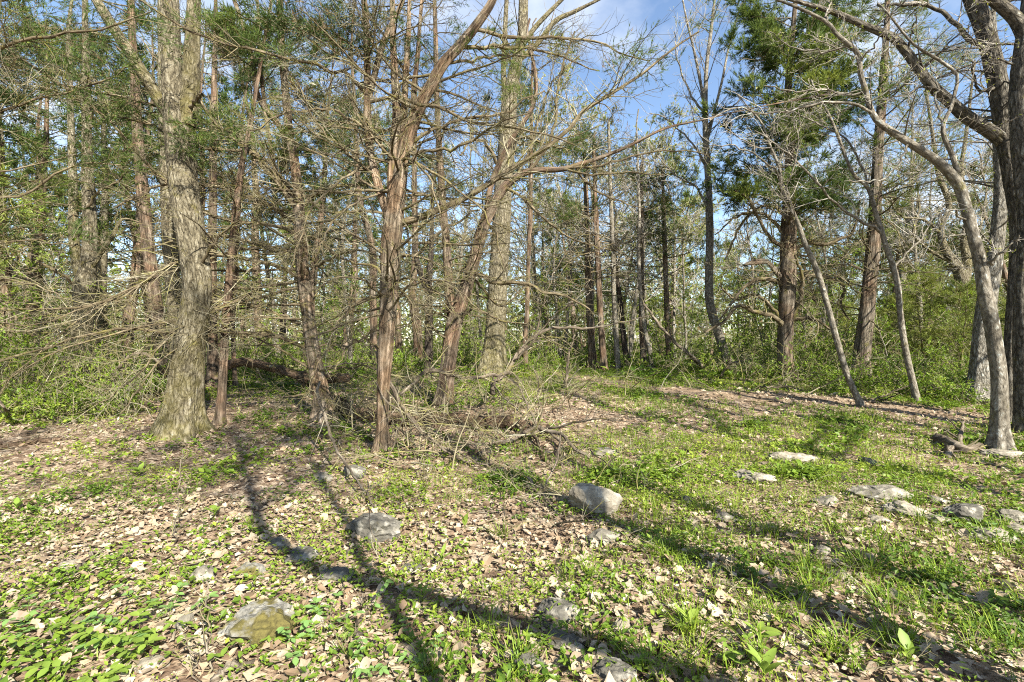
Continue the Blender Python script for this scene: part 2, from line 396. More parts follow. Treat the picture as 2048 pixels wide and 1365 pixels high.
def rock_mat(name, c0, c1, c2, moss=0.0, lich=.5):
    m = Mat(name); co = m.n('TexCoord', 3)
    a = m.n('TexNoise', Vector=co, Scale=7.0, Detail=9.0, Roughness=.68); b = m.n('TexNoise', Vector=co, Scale=38.0, Detail=6.0, Roughness=.7)
    vo = m.n('TexVoronoi', Vector=co, Scale=20.0, feature='F1')
    col = m.ramp(a, [(.3, c0), (.5, c1), (.68, c2)])
    col = m.mix(m.math('MULTIPLY', m.step(b, .52, .68), lich), col, (.075, .07, .06))
    col = m.mix(m.math('MULTIPLY', m.step(m.n('TexNoise', Vector=co, Scale=15.0, Detail=5.0), .56, .66), .5), col, (.42, .385, .31))
    if moss:
        mn = m.n('TexNoise', Vector=co, Scale=4.5, Detail=6.0, Roughness=.6)
        col = m.mix(m.step(mn, .66-.3*moss, .74-.3*moss), col, m.ramp(b, [(.3, (.045, .038, .014)), (.7, (.13, .11, .032))]))
    h = m.math('ADD', m.math('MULTIPLY', b, .5), m.math('ADD', a, m.math('MULTIPLY', vo, .25)))
    return m.done(m.bsdf(col, .9, .2, h, .9, .02))
M['rock'] = rock_mat('limestone', (.065, .057, .042), (.155, .138, .105), (.29, .258, .203))
M['rock_dark'] = rock_mat('grey_limestone', (.045, .04, .031), (.105, .096, .076), (.21, .193, .157), .15, .75)
M['rock_moss'] = rock_mat('mossy_limestone', (.09, .082, .064), (.20, .19, .16), (.40, .385, .34), .7, .75)
M['rock_tan'] = rock_mat('tan_limestone', (.115, .096, .068), (.225, .195, .145), (.36, .318, .245), .05, .45)

def soil():
    m = Mat('forest_soil'); co = m.n('TexCoord', 3)
    vo = m.n('TexVoronoi', 1, Vector=co, Scale=14.0, Randomness=1.0); vg = m.n('SeparateColor', Color=vo)
    a = m.n('TexNoise', Vector=co, Scale=3.0, Detail=8.0, Roughness=.65); b = m.n('TexNoise', Vector=co, Scale=45.0, Detail=5.0)
    lit = m.ramp(vg, [(0, (.10, .065, .042)), (.4, (.22, .155, .10)), (.75, (.33, .25, .17)), (1, (.42, .34, .25))])
    col = m.mix(m.step(b, .45, .65), lit, (.085, .055, .036))
    g = m.n('TexNoise', Vector=co, Scale=.9, Detail=6.0, Roughness=.6)
    yy = m.n('SeparateXYZ', 1, Vector=co)
    far = m.math('MULTIPLY', m.step(g, .42, .55), m.step(yy, 9.0, 16.0))
    col = m.mix(m.math('MULTIPLY', far, .7), col, m.mix(a, (.06, .10, .02), (.16, .20, .045)))
    return m.done(m.bsdf(col, .95, .1, m.math('ADD', b, vg), .8, .02))
M['soil'] = soil()
def dirt():
    m = Mat('path_dirt'); co = m.n('TexCoord', 3)
    a = m.n('TexNoise', Vector=co, Scale=2.2, Detail=8.0, Roughness=.65); b = m.n('TexNoise', Vector=co, Scale=40.0, Detail=5.0)
    col = m.mix(m.step(a, .35, .65), (.15, .105, .065), (.28, .21, .14)); col = m.mix(m.step(b, .5, .7), col, (.13, .085, .055))
    return m.done(m.bsdf(col, .95, .1, b, .7, .02))
M['dirt'] = dirt()
# ------------------------------------------------------------------ the ground, one sheet out to the horizon
def build_ground():
    ys = np.concatenate([np.linspace(-30, 0, 31), np.arange(.15, 16, .19), np.arange(16, 40, .6), np.linspace(40, 420, 60)])
    xs = np.concatenate([-np.geomspace(420, 22, 34), np.arange(-21, -12, .5), np.arange(-12, 12.01, .19), np.arange(12.5, 21.5, .5), np.geomspace(22, 420, 34)])
    X, Y = np.meshgrid(xs, ys); Z = zg(X, Y)
    mb = MB(); ny, nx = X.shape; i = (np.arange(ny-1)[:, None]*nx + np.arange(nx-1)[None, :])
    mb.add(np.stack([X, Y, Z], -1), np.stack([i, i+1, i+nx+1, i+nx], -1).reshape(-1, 4))
    return tag(mb.build('ground', M['soil']), kind='structure')
ground = build_ground()

def build_path():
    c = np.array([ground_px(*p)[:2] for p in ((1040, 742), (1130, 752), (1230, 770), (1340, 782), (1460, 789), (1580, 796), (1700, 806), (1830, 822), (2000, 842), (2180, 862), (2400, 885))])
    c = catmull(np.c_[c, np.zeros(len(c))], 90)[:, :2]; T = unit(np.gradient(c, axis=0)); Nn = np.stack([-T[:, 1], T[:, 0]], 1)
    k = np.arange(90); w = .36 + .3*noise2(k*.22, k*0+3.); w2 = .36 + .3*noise2(k*.25, k*0+9.)
    fade = np.clip(k/12, .1, 1); u = np.linspace(-1, 1, 13)
    P = c[:, None, :] + Nn[:, None, :]*(np.where(u > 0, u*w[:, None], u*w2[:, None])*fade[:, None])[..., None]
    Z = zg(P[..., 0], P[..., 1]) + .006
    mb = MB(); i = np.arange(89)[:, None]*13 + np.arange(12)[None]
    mb.add(np.concatenate([P, Z[..., None]], -1), np.stack([i, i+13, i+14, i+1], -1).reshape(-1, 4))
    tag(mb.build('dirt_path', M['dirt']), kind='structure'); return c
PATH = build_path()

# ------------------------------------------------------------------ tree building
def stem_world(pts, d, n=None, ext=0.0, base_in=.12):
    A = []
    for p in pts:
        dd = p[3] if len(p) > 3 else 0.0
        A.append([*at(p[0], p[1], d+dd), p[2]*(d+dd)/F/2*.93])
    A = np.array(A)
    if base_in: A = np.vstack([A[0] - [0, 0, base_in, -.02*0] , A]); A[0, 3] = A[1, 3]*1.12
    if ext:
        t = unit(A[-1, :3]-A[-2, :3]); A = np.vstack([A, np.r_[A[-1, :3]+t*ext*.5, A[-1, 3]*.75], np.r_[A[-1, :3]+t*ext+[.1, .1, 0], .02]])
    L = np.linalg.norm(np.diff(A[:, :3], axis=0), axis=1).sum()
    Q = catmull(A, n or int(np.clip(L/.11, 8, 90)))
    return Q[:, :3], np.maximum(Q[:, 3], .004)
def limb_world(pts, w0, w1, d0, dd, n=16, arc=0.0, jit=.015):
    m = len(pts); A = np.array([at(x, y, d0+dd*i/(m-1)) for i, (x, y) in enumerate(pts)])
    Q = catmull(A, n); s = np.linspace(0, 1, n); Q[1:-1] += RNG.normal(0, jit, (n-2, 3))
    return Q, (w0*(1-s)+w1*s)*d0/F/2*.85

def branches(root, sets, org_d, per2=8, per3=6, l2=.38, l3=.5, wander=.2, up2=.01, mats=('limb', 'twig'), fol=None, s1=7, tip=.0022, lmax2=1.25, lmax3=.55, flat=.35, name='branch', per4=0, bud=0):
    """One 'branch' object per main limb, each with its own side twigs; foliage sprays go to one crown mesh."""
    lv = []; per2 = int(per2*1.35+.5)
    for P, R, ids in sets:
        lv.append((P, R, ids, s1, 0))
        pr = per2 if len(P) > 1 else max(5, int(per2*np.clip(np.linalg.norm(np.diff(P[0], axis=0), axis=1).sum()/1.5, .5, 2.8 if R[0, 0] > .0235 else 1.3)))
        P2, R2, i2 = kids(P, R, ids, pr, .1, 1.0, l2, (.4, 1.15), 6 if org_d < 10.5 else 5, wander, up2, .42, tip*.8, flat, lmax2); lv.append((P2, R2, i2, 3, 1))
        P3, R3, i3 = kids(P2, R2, i2, per3 if org_d < 10.5 else max(3, int(per3*.7)), .12, 1.0, l3, (.45, 1.2), 4 if org_d < 5.0 else 3, wander*1.3, up2, .6, tip*.65, flat*.6, lmax3); lv.append((P3, R3, i3, 3, 1))
        if per4:
            P4, R4, i4 = kids(P3, R3, i3, per4, .2, 1.0, .5, (.45, 1.2), 4, wander*1.3, up2, .7, tip*.7, flat*.4, .3); lv.append((P4, R4, i4, 3, 1))
    for i in np.unique(np.concatenate([l[2] for l in lv])):
        mb = MB()
        for P, R, ids, S, mi in lv:
            k = ids == i
            if k.any(): tubes(mb, P[k], R[k], S, rnd=RNG.uniform(0, .3)+RNG.uniform(0, .25, k.sum()), disp=.15 if mi == 0 else 0, mi=mi)
        part(mb, name, [M[mats[0]], M[mats[1]]], root)
    if bud:
        P, R, ids = [np.concatenate([l[q] for l in lv if l[0].shape[1] == lv[2][0].shape[1] and l[4] == 1]) for q in (0, 1, 2)]
        k = RNG.integers(0, len(P), bud); p, T, r = sample(P, R, k, RNG.uniform(.3, 1, bud)); mb = MB()
        leafd(mb, p, T + RNG.normal(0, .6, T.shape), RNG.normal(0, 1, T.shape), RNG.uniform(.02, .05, bud), RNG.uniform(.012, .026, bud), RNG.uniform(.2, 1, bud)); part(mb, 'foliage', M['bud'], root, smooth=False)
    if fol:
        mb = MB()
        for P, R, ids, S, mi in lv:
            if mi == 0: continue
            per = fol.get('per', 3); k = np.repeat(np.arange(len(P)), per)
            p, T, r = sample(P, R, k, RNG.uniform(.25, 1, len(k)))
            keep = (p[:, 2] > fol['z'] + .5*noise3(p[:, 0]*.8, p[:, 1]*.8, p[:, 2]*.8)) & (noise3(p[:, 0]*1.3+3, p[:, 1]*1.3, p[:, 2]*1.3) > fol.get('gap', -.1))
            p, T = p[keep], T[keep]
            r = .42 + .4*noise3(p[:, 0]*.9, p[:, 1]*.9, p[:, 2]*.9) + RNG.normal(0, .1, len(p))
            blades(mb, p, T + np.array([0, 0, fol.get('up', .25)]) + RNG.normal(0, .35, T.shape), fol.get('size', .14), fol.get('nb', 10), fol.get('w', .009), fol.get('spread', .33), r)
        if mb.n: part(mb, 'foliage', M[fol.get('mat', 'cedar_leaf')], root, smooth=False)

def radial(P, R, n, z0, z1, L0, L1, el=(.0, .5), az=None, wander=.1, up=.0, rf=.26, i0=0, npt=13, tip=.003, rmax=.02, pw=1.0):
    """Main limbs springing from a trunk polyline between heights z0 and z1."""
    zz = P[:, 2]; t = z0 + (z1-z0)*RNG.uniform(0, 1, n)**pw
    x = np.interp(t, zz, P[:, 0]); y = np.interp(t, zz, P[:, 1]); r = np.interp(t, zz, R)
    a = RNG.uniform(0, 2*np.pi, n) if az is None else RNG.uniform(*az, n)
    e = RNG.uniform(*el, n)
    D = np.stack([np.cos(a)*np.cos(e), np.sin(a)*np.cos(e), np.sin(e)], 1)
    L = RNG.uniform(.6, 1.15, n)*(L0+(L1-L0)*(t-z0)/max(z1-z0, .01))
    Pp, Rr = grow(np.stack([x, y, t], 1), D, L, np.clip(r*rf, .006, rmax), tip, npt, wander, up)
    return Pp, Rr, np.arange(i0, i0+n)

def mtree(name, label, cat, base, stems, mat='cedar', limbs=(), rads=(), d=None, sides=22, ext=2.5, disp=.12, ridge=.1, bkw=None, group=None, fr=(3.0, 1.2)):
    g = ground_px(*base) if d is None else None
    if d is None: d = g[1]
    b = np.array([(base[0]-1024)/F*d, d, 0.0]); b[2] = zg(b[0], b[1])
    root = thing(name, label, cat, b, group)
    W_ = []
    for i, s in enumerate(stems):
        ex = ext
        if isinstance(s, dict): ex = s.get('ext', ext); s_ = s['p']
        else: s_ = s
        if i == 0:                                  # set the foot on the ground
            s_ = list(s_); foot = at(s_[0][0], s_[0][1], d); dz = b[2]-foot[2]
        P, R = stem_world(s_, d, ext=ex, base_in=.15 if i == 0 else 0)
        if i == 0 and dz < 0: P = np.vstack([[P[0]+[0, 0, dz-.1]], P]); R = np.r_[R[0]*1.1, R]
        mb = MB(); tubes(mb, P, R, sides if i == 0 else max(10, sides-6), rnd=RNG.uniform(0, 1), disp=disp, ridge=ridge, fr=fr, flare=.7 if i == 0 else 0)
        part(mb, 'trunk' if i == 0 else 'limb', M[mat], root); W_.append((P, R))
    sets, k = [], 0
    for l in limbs:
        w0, w1, dd, pts = l[:4]; P, R = limb_world(pts, w0, w1, d + (l[4] if len(l) > 4 else 0), dd)
        sets.append((P[None], R[None], np.array([k]))); k += 1
    for r in rads:
        r = dict(r); si = r.pop('stem', 0); P, R = W_[si]; n = r.pop('n'); y0, y1 = r.pop('y')
        zz = [EYE + (HZ-y)/F*d for y in (y0, y1)]
        o = np.argsort(P[:, 2]); sets.append(radial(P[o], R[o], n, zz[0], zz[1], i0=k, **r)); k += n
    if sets: branches(root, sets, d, **(bkw or {}))
    return root, d, W_

FOL = dict(per=3, z=3.4, size=.12, nb=7, w=.008)
def bk(**k): return k

# ------------------------------------------------------------------ the trees one can name, left to right
mtree('oak_tree', 'thick mossy oak with deeply furrowed bark at left, its foot covered in thin twig shadows', 'tree', (362, 868),
      [[(362, 868, 76), (364, 840, 70), (370, 780, 64), (378, 700, 60), (390, 620, 56), (392, 560, 55), (382, 480, 53), (369, 400, 53), (358, 300, 54), (354, 230, 54), (342, 170, 38), (338, 80, 34), (335, 0, 32)],
       [(368, 250, 40), (378, 180, 32), (382, 80, 28), (384, 0, 26)], [(345, 232, 34), (318, 200, 26), (285, 150, 24), (250, 95, 22), (215, 40, 20), (190, 0, 18)]],
      'oak', [(9, 3, -.6, [(392, 545), (440, 470), (480, 440)]), (10, 4, -.6, [(372, 220), (392, 196), (402, 186)])], [], sides=44, disp=.10, ridge=.10, fr=(5.5, 1.2), bkw=bk(per2=3, per3=3))
mtree('oak_tree', 'second mossy oak stem half hidden behind the thick furrowed oak at left', 'tree', (362, 800),
      [[(362, 800, 44), (358, 720, 34), (352, 640, 30), (345, 560, 28), (338, 480, 28), (332, 380, 24), (326, 260, 20), (322, 120, 16)]], 'oak', [], [dict(n=8, y=(480, 100), L0=1.5, L1=1.5)], d=9.6, bkw=bk(per2=5, per3=4))
mtree('cedar_tree', 'leaning red barked cedar just left of the thick furrowed oak', 'tree', (330, 762),
      [[(330, 765, 26), (322, 700, 28), (314, 640, 27), (304, 560, 25), (293, 470, 24), (283, 380, 23), (274, 280, 21), (268, 190, 18), (262, 100, 15), (258, 0, 12)]], 'cedar_red', [],
      [dict(n=30, y=(620, 0), L0=2.2, L1=1.8, el=(-.1, .5))], bkw=bk(per2=8, per3=6, fol=dict(FOL, z=3.6, per=4, gap=-.05)))
mtree('cedar_tree', 'slim red barked cedar standing free just right of the thick furrowed oak', 'tree', (440, 852),
      [[(440, 852, 19), (444, 790, 17), (448, 700, 17), (453, 620, 16), (460, 540, 16), (466, 460, 14), (474, 390, 13), (484, 320, 11), (500, 240, 9), (515, 150, 7)]], 'cedar_red', [],
      [dict(n=24, y=(600, 60), L0=1.5, L1=1.2, el=(-.2, .4))], bkw=bk(per2=7, per3=6, fol=dict(FOL, z=4.2, per=4, gap=.05)))
mtree('cedar_tree', 'straight red barked cedar behind the slim free standing one', 'tree', (427, 778),
      [[(427, 778, 24), (426, 700, 20), (424, 620, 18), (424, 520, 17), (424, 420, 16), (425, 300, 14), (426, 180, 11), (428, 60, 8)]], 'cedar_red', [],
      [dict(n=26, y=(620, 20), L0=2.0, L1=1.6, el=(-.1, .4))], bkw=bk(per2=7, per3=6, fol=dict(FOL, z=3.6, per=5, size=.13, w=.010, gap=-.05)))
mtree('cedar_tree', 'cedar with shreddy tan bark and long bare limbs reaching left over the oak', 'tree', (648, 838),
      [[(648, 838, 40), (645, 800, 34), (634, 740, 30), (622, 670, 27), (612, 600, 26), (604, 530, 25), (600, 470, 25), (597, 430, 23), (594, 370, 20), (586, 310, 18), (578, 270, 16), (570, 190, 15), (562, 100, 14), (558, 20, 12)],
       [(583, 296, 13), (556, 250, 12), (528, 215, 11), (512, 185, 11), (505, 130, 10), (490, 70, 9), (470, 10, 8)],
       [(599, 430, 12), (585, 400, 11), (553, 356, 10), (541, 295, 9), (530, 230, 8), (520, 140, 7), (516, 60, 6)]],
      'cedar', [
       (8, 3, -.7, [(602, 648), (540, 622), (478, 607), (427, 603), (340, 625)]),
       (10, 3, -1.8, [(615, 698), (565, 678), (513, 665), (417, 658), (355, 665), (218, 662), (100, 690), (0, 723)]),
       (7, 2, -.6, [(620, 738), (560, 700), (500, 675), (440, 668)]),
       (10, 3, -1.6, [(602, 560), (560, 535), (444, 511), (342, 528), (256, 586), (137, 617), (0, 622)]),
       (9, 4, -.6, [(600, 520), (560, 505), (500, 485), (448, 472), (376, 476), (300, 496)]),
       (13, 5, -.7, [(600, 455), (560, 425), (498, 394), (435, 372), (381, 367), (330, 370), (293, 382), (230, 415)]),
       (11, 7, .3, [(598, 420), (620, 393), (656, 376), (705, 371), (742, 366)]),
       (9, 3, -1.8, [(600, 470), (540, 450), (420, 430), (330, 360), (256, 287), (205, 232), (154, 191), (68, 137), (0, 92), (-60, 60)]),
       (8, 3, -1.4, [(594, 380), (500, 300), (393, 232), (342, 222), (239, 191), (120, 171), (0, 130)]),
       (8, 4, -.8, [(594, 400), (560, 360), (512, 314), (478, 300), (376, 290), (290, 246), (220, 230)]),
       (11, 5, -1.0, [(596, 425), (560, 370), (506, 308), (444, 263), (403, 212), (386, 157), (342, 99), (320, 40)]),
       (7, 2, -2.4, [(606, 560), (520, 580), (434, 620), (342, 672), (287, 740), (230, 785), (191, 809)]),
       (7, 2, -2.2, [(608, 575), (500, 600), (430, 615), (355, 641), (260, 662), (171, 686), (113, 703), (0, 771)]),
       (6, 2, -2.0, [(604, 540), (420, 540), (307, 546), (273, 576), (171, 617), (68, 652), (0, 645)]),
       (6, 2, -2.4, [(612, 640), (470, 640), (350, 700), (280, 775), (240, 830)]),
       (6, 2, -1.6, [(600, 500), (480, 500), (300, 560), (160, 640), (60, 720), (0, 790)]),
       (6, 2, .8, [(625, 690), (700, 690), (760, 660), (820, 650)]), (7, 3, -1.0, [(604, 540), (660, 520), (720, 500), (800, 530)]),
       (5, 2, -.8, [(640, 770), (600, 790), (540, 800), (500, 835)]), (6, 2, -1.2, [(634, 745), (690, 735), (740, 735), (770, 760)]),
      ], [dict(n=26, y=(650, 200), L0=2.2, L1=1.8, el=(-.25, .4)), dict(n=12, y=(280, -60), L0=1.6, L1=1.2, el=(-.1, .6), stem=1), dict(n=12, y=(400, 60), L0=1.4, L1=1.2, el=(-.1, .6), stem=2)],
      bkw=bk(per2=10, per3=7, fol=dict(FOL, z=3.9, gap=.0)), sides=26, fr=(4, .8), ridge=.14)
mtree('cedar_tree', 'many stemmed cedar at the centre, its bare foot in front of the mossy log', 'tree', (764, 903),
      [[(764, 903, 34), (764, 870, 25), (765, 820, 24), (767, 760, 28), (770, 700, 31), (774, 640, 32), (777, 580, 35), (780, 520, 38), (784, 470, 40), (790, 420, 36), (797, 370, 32), (806, 307, 29), (834, 222, 27), (864, 164, 25), (885, 126, 24), (919, 89, 22), (952, 48, 20), (980, 7, 18), (1000, -40, 15)],
       [(780, 470, 20), (775, 430, 19), (762, 390, 18), (751, 350, 17), (741, 310, 16), (735, 250, 16), (734, 171, 15), (732, 90, 14), (729, 20, 13), (722, -40, 11)],
       [(788, 420, 26), (786, 350, 24), (789, 290, 20), (792, 222, 17), (788, 150, 15), (785, 90, 13), (783, 0, 11)],
       [(800, 360, 17), (806, 280, 14), (808, 200, 13), (812, 130, 12), (816, 60, 10), (818, -20, 8)],
       [(736, 200, 13), (750, 140, 12), (760, 100, 12), (775, 60, 10), (800, 10, 9), (815, -40, 8)],
       [(828, 240, 12), (826, 180, 11), (832, 130, 9), (838, 60, 8)]],
      'cedar', [
       (17, 4, .4, [(792, 447), (830, 436), (885, 414), (953, 379), (1022, 342), (1090, 300), (1138, 253), (1176, 215), (1234, 181), (1282, 147), (1347, 96), (1400, 60)]),
       (9, 3, -.6, [(741, 202), (793, 193), (844, 205), (899, 226), (953, 246), (1022, 253), (1083, 267), (1150, 290)]),
       (8, 3, .5, [(890, 125), (953, 116), (1010, 108), (1080, 110)]), (10, 3, .6, [(915, 95), (940, 92), (1005, 89), (1073, 99), (1131, 113), (1200, 140)]),
       (10, 3, .8, [(950, 55), (988, 65), (1039, 72), (1141, 72), (1193, 82), (1250, 110), (1300, 120)]),
       (9, 3, -.6, [(806, 310), (827, 308), (899, 297), (953, 273), (1000, 240), (1060, 225)]), (9, 3, .3, [(812, 290), (866, 258), (902, 243), (953, 232), (1005, 225), (1090, 180)]),
       (7, 2, -1.0, [(795, 335), (815, 315), (864, 344), (898, 366), (960, 420), (990, 470), (1010, 540)]), (6, 2, -1.0, [(795, 340), (830, 325), (859, 356), (869, 393), (885, 460), (890, 520)]),
       (10, 4, .2, [(780, 540), (793, 515), (834, 508), (865, 477), (920, 440), (960, 420)]), (8, 3, -.4, [(776, 560), (740, 530), (690, 520), (620, 470), (560, 470)]),
       (9, 3, -.8, [(734, 190), (697, 147), (581, 116), (444, 82), (342, 44), (280, 0), (240, -20)]),
       (7, 2, -1.4, [(772, 600), (720, 560), (660, 560), (600, 600)]), (7, 2, -1.2, [(775, 590), (720, 600), (680, 640), (640, 720), (620, 780)]),
       (6, 2, -1.0, [(750, 350), (700, 310), (640, 260), (600, 180), (570, 130)]), (7, 3, -.7, [(735, 260), (690, 230), (640, 215), (560, 230), (500, 260)]),
       (7, 2, -.9, [(745, 330), (700, 345), (640, 400), (600, 470), (580, 540)]), (6, 2, -1.2, [(760, 390), (720, 400), (660, 450), (640, 520)]),
       (7, 3, -.9, [(733, 120), (680, 70), (620, 50), (540, 60), (470, 20)]), (6, 2, -1.1, [(770, 640), (800, 590), (850, 560), (905, 570), (960, 620)]),
       (6, 2, -.9, [(775, 560), (830, 560), (880, 590), (930, 650)]), (5, 2, -1, [(768, 700), (730, 680), (700, 690), (670, 740)]),
      ], [dict(n=28, y=(640, 120), L0=1.9, L1=1.9, el=(-.3, .5)), dict(n=26, y=(430, -60), L0=1.6, L1=1.7, el=(-.2, .6), stem=1), dict(n=14, y=(400, 0), L0=1.3, L1=1.5, el=(-.2, .6), stem=2), dict(n=10, y=(340, 0), L0=1.3, L1=1.5, el=(-.2, .6), stem=3)],
      bkw=bk(per2=9, per3=7, fol=dict(FOL, z=5.2, gap=.12)), sides=28, fr=(4, .8), ridge=.16)
mtree('cedar_tree', 'bending red barked cedar with a second stem, between central cedar and pale oak', 'tree', (890, 815),
      [[(888, 815, 34), (893, 760, 31), (900, 700, 32), (908, 650, 33), (920, 610, 30), (936, 560, 27), (951, 510, 25), (966, 455, 24), (984, 415, 22), (1004, 380, 20), (1022, 362, 17), (1059, 342, 14), (1124, 338, 11), (1160, 328, 9), (1200, 315, 8), (1261, 290, 6), (1330, 256, 5), (1400, 240, 3)],
       {'p': [(908, 655, 22), (900, 600, 19), (896, 540, 18), (892, 480, 17), (886, 420, 16), (880, 340, 15), (876, 260, 13), (872, 160, 11), (870, 60, 9)]},
       {'p': [(968, 450, 12), (985, 360, 11), (1022, 280, 10), (1064, 215, 9), (1072, 160, 8), (1060, 90, 6)], 'ext': .6}],
      'cedar_red', [
       (11, 4, -.7, [(948, 545), (960, 550), (988, 563), (1056, 568), (1087, 587), (1124, 590), (1180, 620)]), (8, 3, -.5, [(1010, 375), (1040, 390), (1080, 430), (1130, 470), (1200, 500)]),
       (7, 3, .3, [(1030, 358), (1060, 300), (1080, 230), (1110, 160), (1160, 110)]), (9, 3, -.3, [(1058, 342), (1090, 300), (1110, 240), (1120, 150), (1150, 60)]),
       (6, 2, -.6, [(1124, 338), (1180, 350), (1260, 345), (1330, 350)]), (7, 2, -.6, [(1124, 338), (1200, 330), (1290, 305), (1380, 300), (1430, 320)]),
       (6, 2, .5, [(1150, 330), (1180, 370), (1230, 400), (1300, 420)]), (7, 3, -.8, [(912, 640), (950, 620), (1000, 640), (1060, 650)]),
       (6, 2, -.6, [(905, 680), (870, 660), (840, 600), (830, 560)]), (7, 3, .6, [(940, 550), (985, 600), (1010, 610), (1060, 560)]),
      ], [dict(n=18, y=(680, 420), L0=1.6, L1=1.6, el=(-.3, .4)), dict(n=22, y=(600, 0), L0=1.5, L1=1.6, el=(-.2, .5), stem=1), dict(n=10, y=(430, 100), L0=1.0, L1=1.2, el=(-.2, .6), stem=2)],
      bkw=bk(per2=9, per3=7, fol=dict(FOL, z=5.6, gap=.22, size=.10, w=.007)), sides=26, fr=(4, .8), ridge=.16)
mtree('oak_tree', 'pale tall oak standing behind the central cedars, sunlit down its right side', 'tree', (986, 752),
      [[(986, 752, 62), (986, 730, 50), (988, 690, 44), (991, 640, 41), (995, 580, 40), (999, 520, 40), (1003, 450, 38), (1006, 380, 36), (1012, 310, 35), (1016, 250, 36), (1020, 195, 32), (1032, 130, 25), (1044, 70, 22), (1047, 0, 20), (1050, -60, 18)],
       [(1012, 200, 13), (1007, 140, 11), (1010, 60, 10), (1014, -20, 9)], [(1044, 90, 12), (1068, 55, 11), (1095, 25, 10), (1125, -5, 8)], [(1036, 120, 12), (1075, 85, 10), (1110, 40, 10), (1150, 20, 8), (1190, 0, 6)]],
      'oak', [(8, 3, -1, [(1000, 320), (1040, 275), (1080, 285), (1140, 300)]), (9, 3, -1.0, [(996, 330), (975, 290), (945, 280), (920, 310)])], [dict(n=12, y=(330, -40), L0=2.0, L1=2.2, el=(0, .8))], sides=34, fr=(5, 1), disp=.08, ridge=.08, bkw=bk(per2=7, per3=6, tip=.003))
mtree('dead_tree', 'black bare trunk with a short forked arm behind the central cedar', 'tree', (857, 748),
      [[(857, 748, 20), (857, 700, 17), (858, 640, 17), (857, 590, 17), (858, 560, 14), (862, 500, 10), (864, 440, 8), (866, 360, 6)], {'p': [(857, 588, 15), (846, 560, 13), (837, 535, 12), (830, 505, 10), (828, 480, 8)], 'ext': .01}], 'dark', [], [dict(n=8, y=(600, 380), L0=1.2, L1=1)], ext=.5, bkw=bk(per2=4, per3=3))
mtree('cedar_tree', 'crooked red barked cedar deep behind the black forked trunk', 'tree', (832, 735),
      [[(832, 735, 20), (836, 690, 18), (832, 640, 20), (824, 590, 16), (828, 540, 14), (830, 460, 13), (828, 360, 11), (830, 240, 8)]], 'cedar_red', [], [dict(n=20, y=(600, 200), L0=2, L1=1.6)], d=15.5, bkw=bk(per2=6, per3=5, tip=.003, fol=dict(FOL, z=6, size=.14, w=.010)))
mtree('cedar_tree', 'dark cedar stem close behind the central cedar on its left', 'tree', (747, 745),
      [[(747, 745, 18), (747, 690, 16), (746, 600, 15), (744, 500, 14), (720, 400, 11), (712, 300, 9), (706, 180, 7)]], 'cedar_grey', [], [dict(n=22, y=(600, 120), L0=2, L1=1.6)], d=13.5, bkw=bk(per2=6, per3=5, tip=.003, fol=dict(FOL, z=6, size=.14, w=.010)))
mtree('oak_tree', 'pale leaning oak at far left rising out of the honeysuckle', 'tree', (152, 775),
      [[(152, 775, 52), (155, 730, 44), (161, 680, 39), (165, 620, 37), (168, 570, 38), (174, 530, 28), (178, 470, 24), (176, 400, 22), (172, 320, 20), (170, 220, 17), (168, 100, 13)], [(164, 560, 24), (152, 520, 19), (146, 460, 17), (144, 380, 15), (140, 280, 13), (136, 160, 10)],
       {'p': [(178, 540, 12), (205, 500, 9), (225, 470, 8), (240, 440, 6)], 'ext': .05}], 'oak', [(9, 6, -.5, [(150, 570), (129, 555), (103, 538), (73, 523)]), (7, 4, -.5, [(150, 420), (171, 416), (190, 389), (234, 362), (251, 345)])],
      [dict(n=12, y=(480, 100), L0=2, L1=2)], d=11.5, sides=30, fr=(5, 1), bkw=bk(per2=6, per3=5))
mtree('oak_tree', 'pale broken trunk behind the honeysuckle, right of the far left oak', 'tree', (207, 740),
      [[(207, 745, 22), (206, 700, 20), (204, 650, 18), (204, 560, 16), (208, 440, 13), (206, 300, 10)]], 'oak', [], [dict(n=10, y=(560, 250), L0=2, L1=2)], d=14.5, bkw=bk(per2=5, per3=4, tip=.003))
mtree('cedar_tree', 'dead grey cedar pole with its broken foot among the green weeds at left', 'tree', (472, 775), [[(472, 775, 10), (468, 720, 9), (466, 640, 9), (470, 560, 8), (476, 440, 7), (480, 330, 6)]], 'cedar_red', [], [dict(n=14, y=(600, 300), L0=1.2, L1=1)], bkw=bk(per2=5, per3=4))

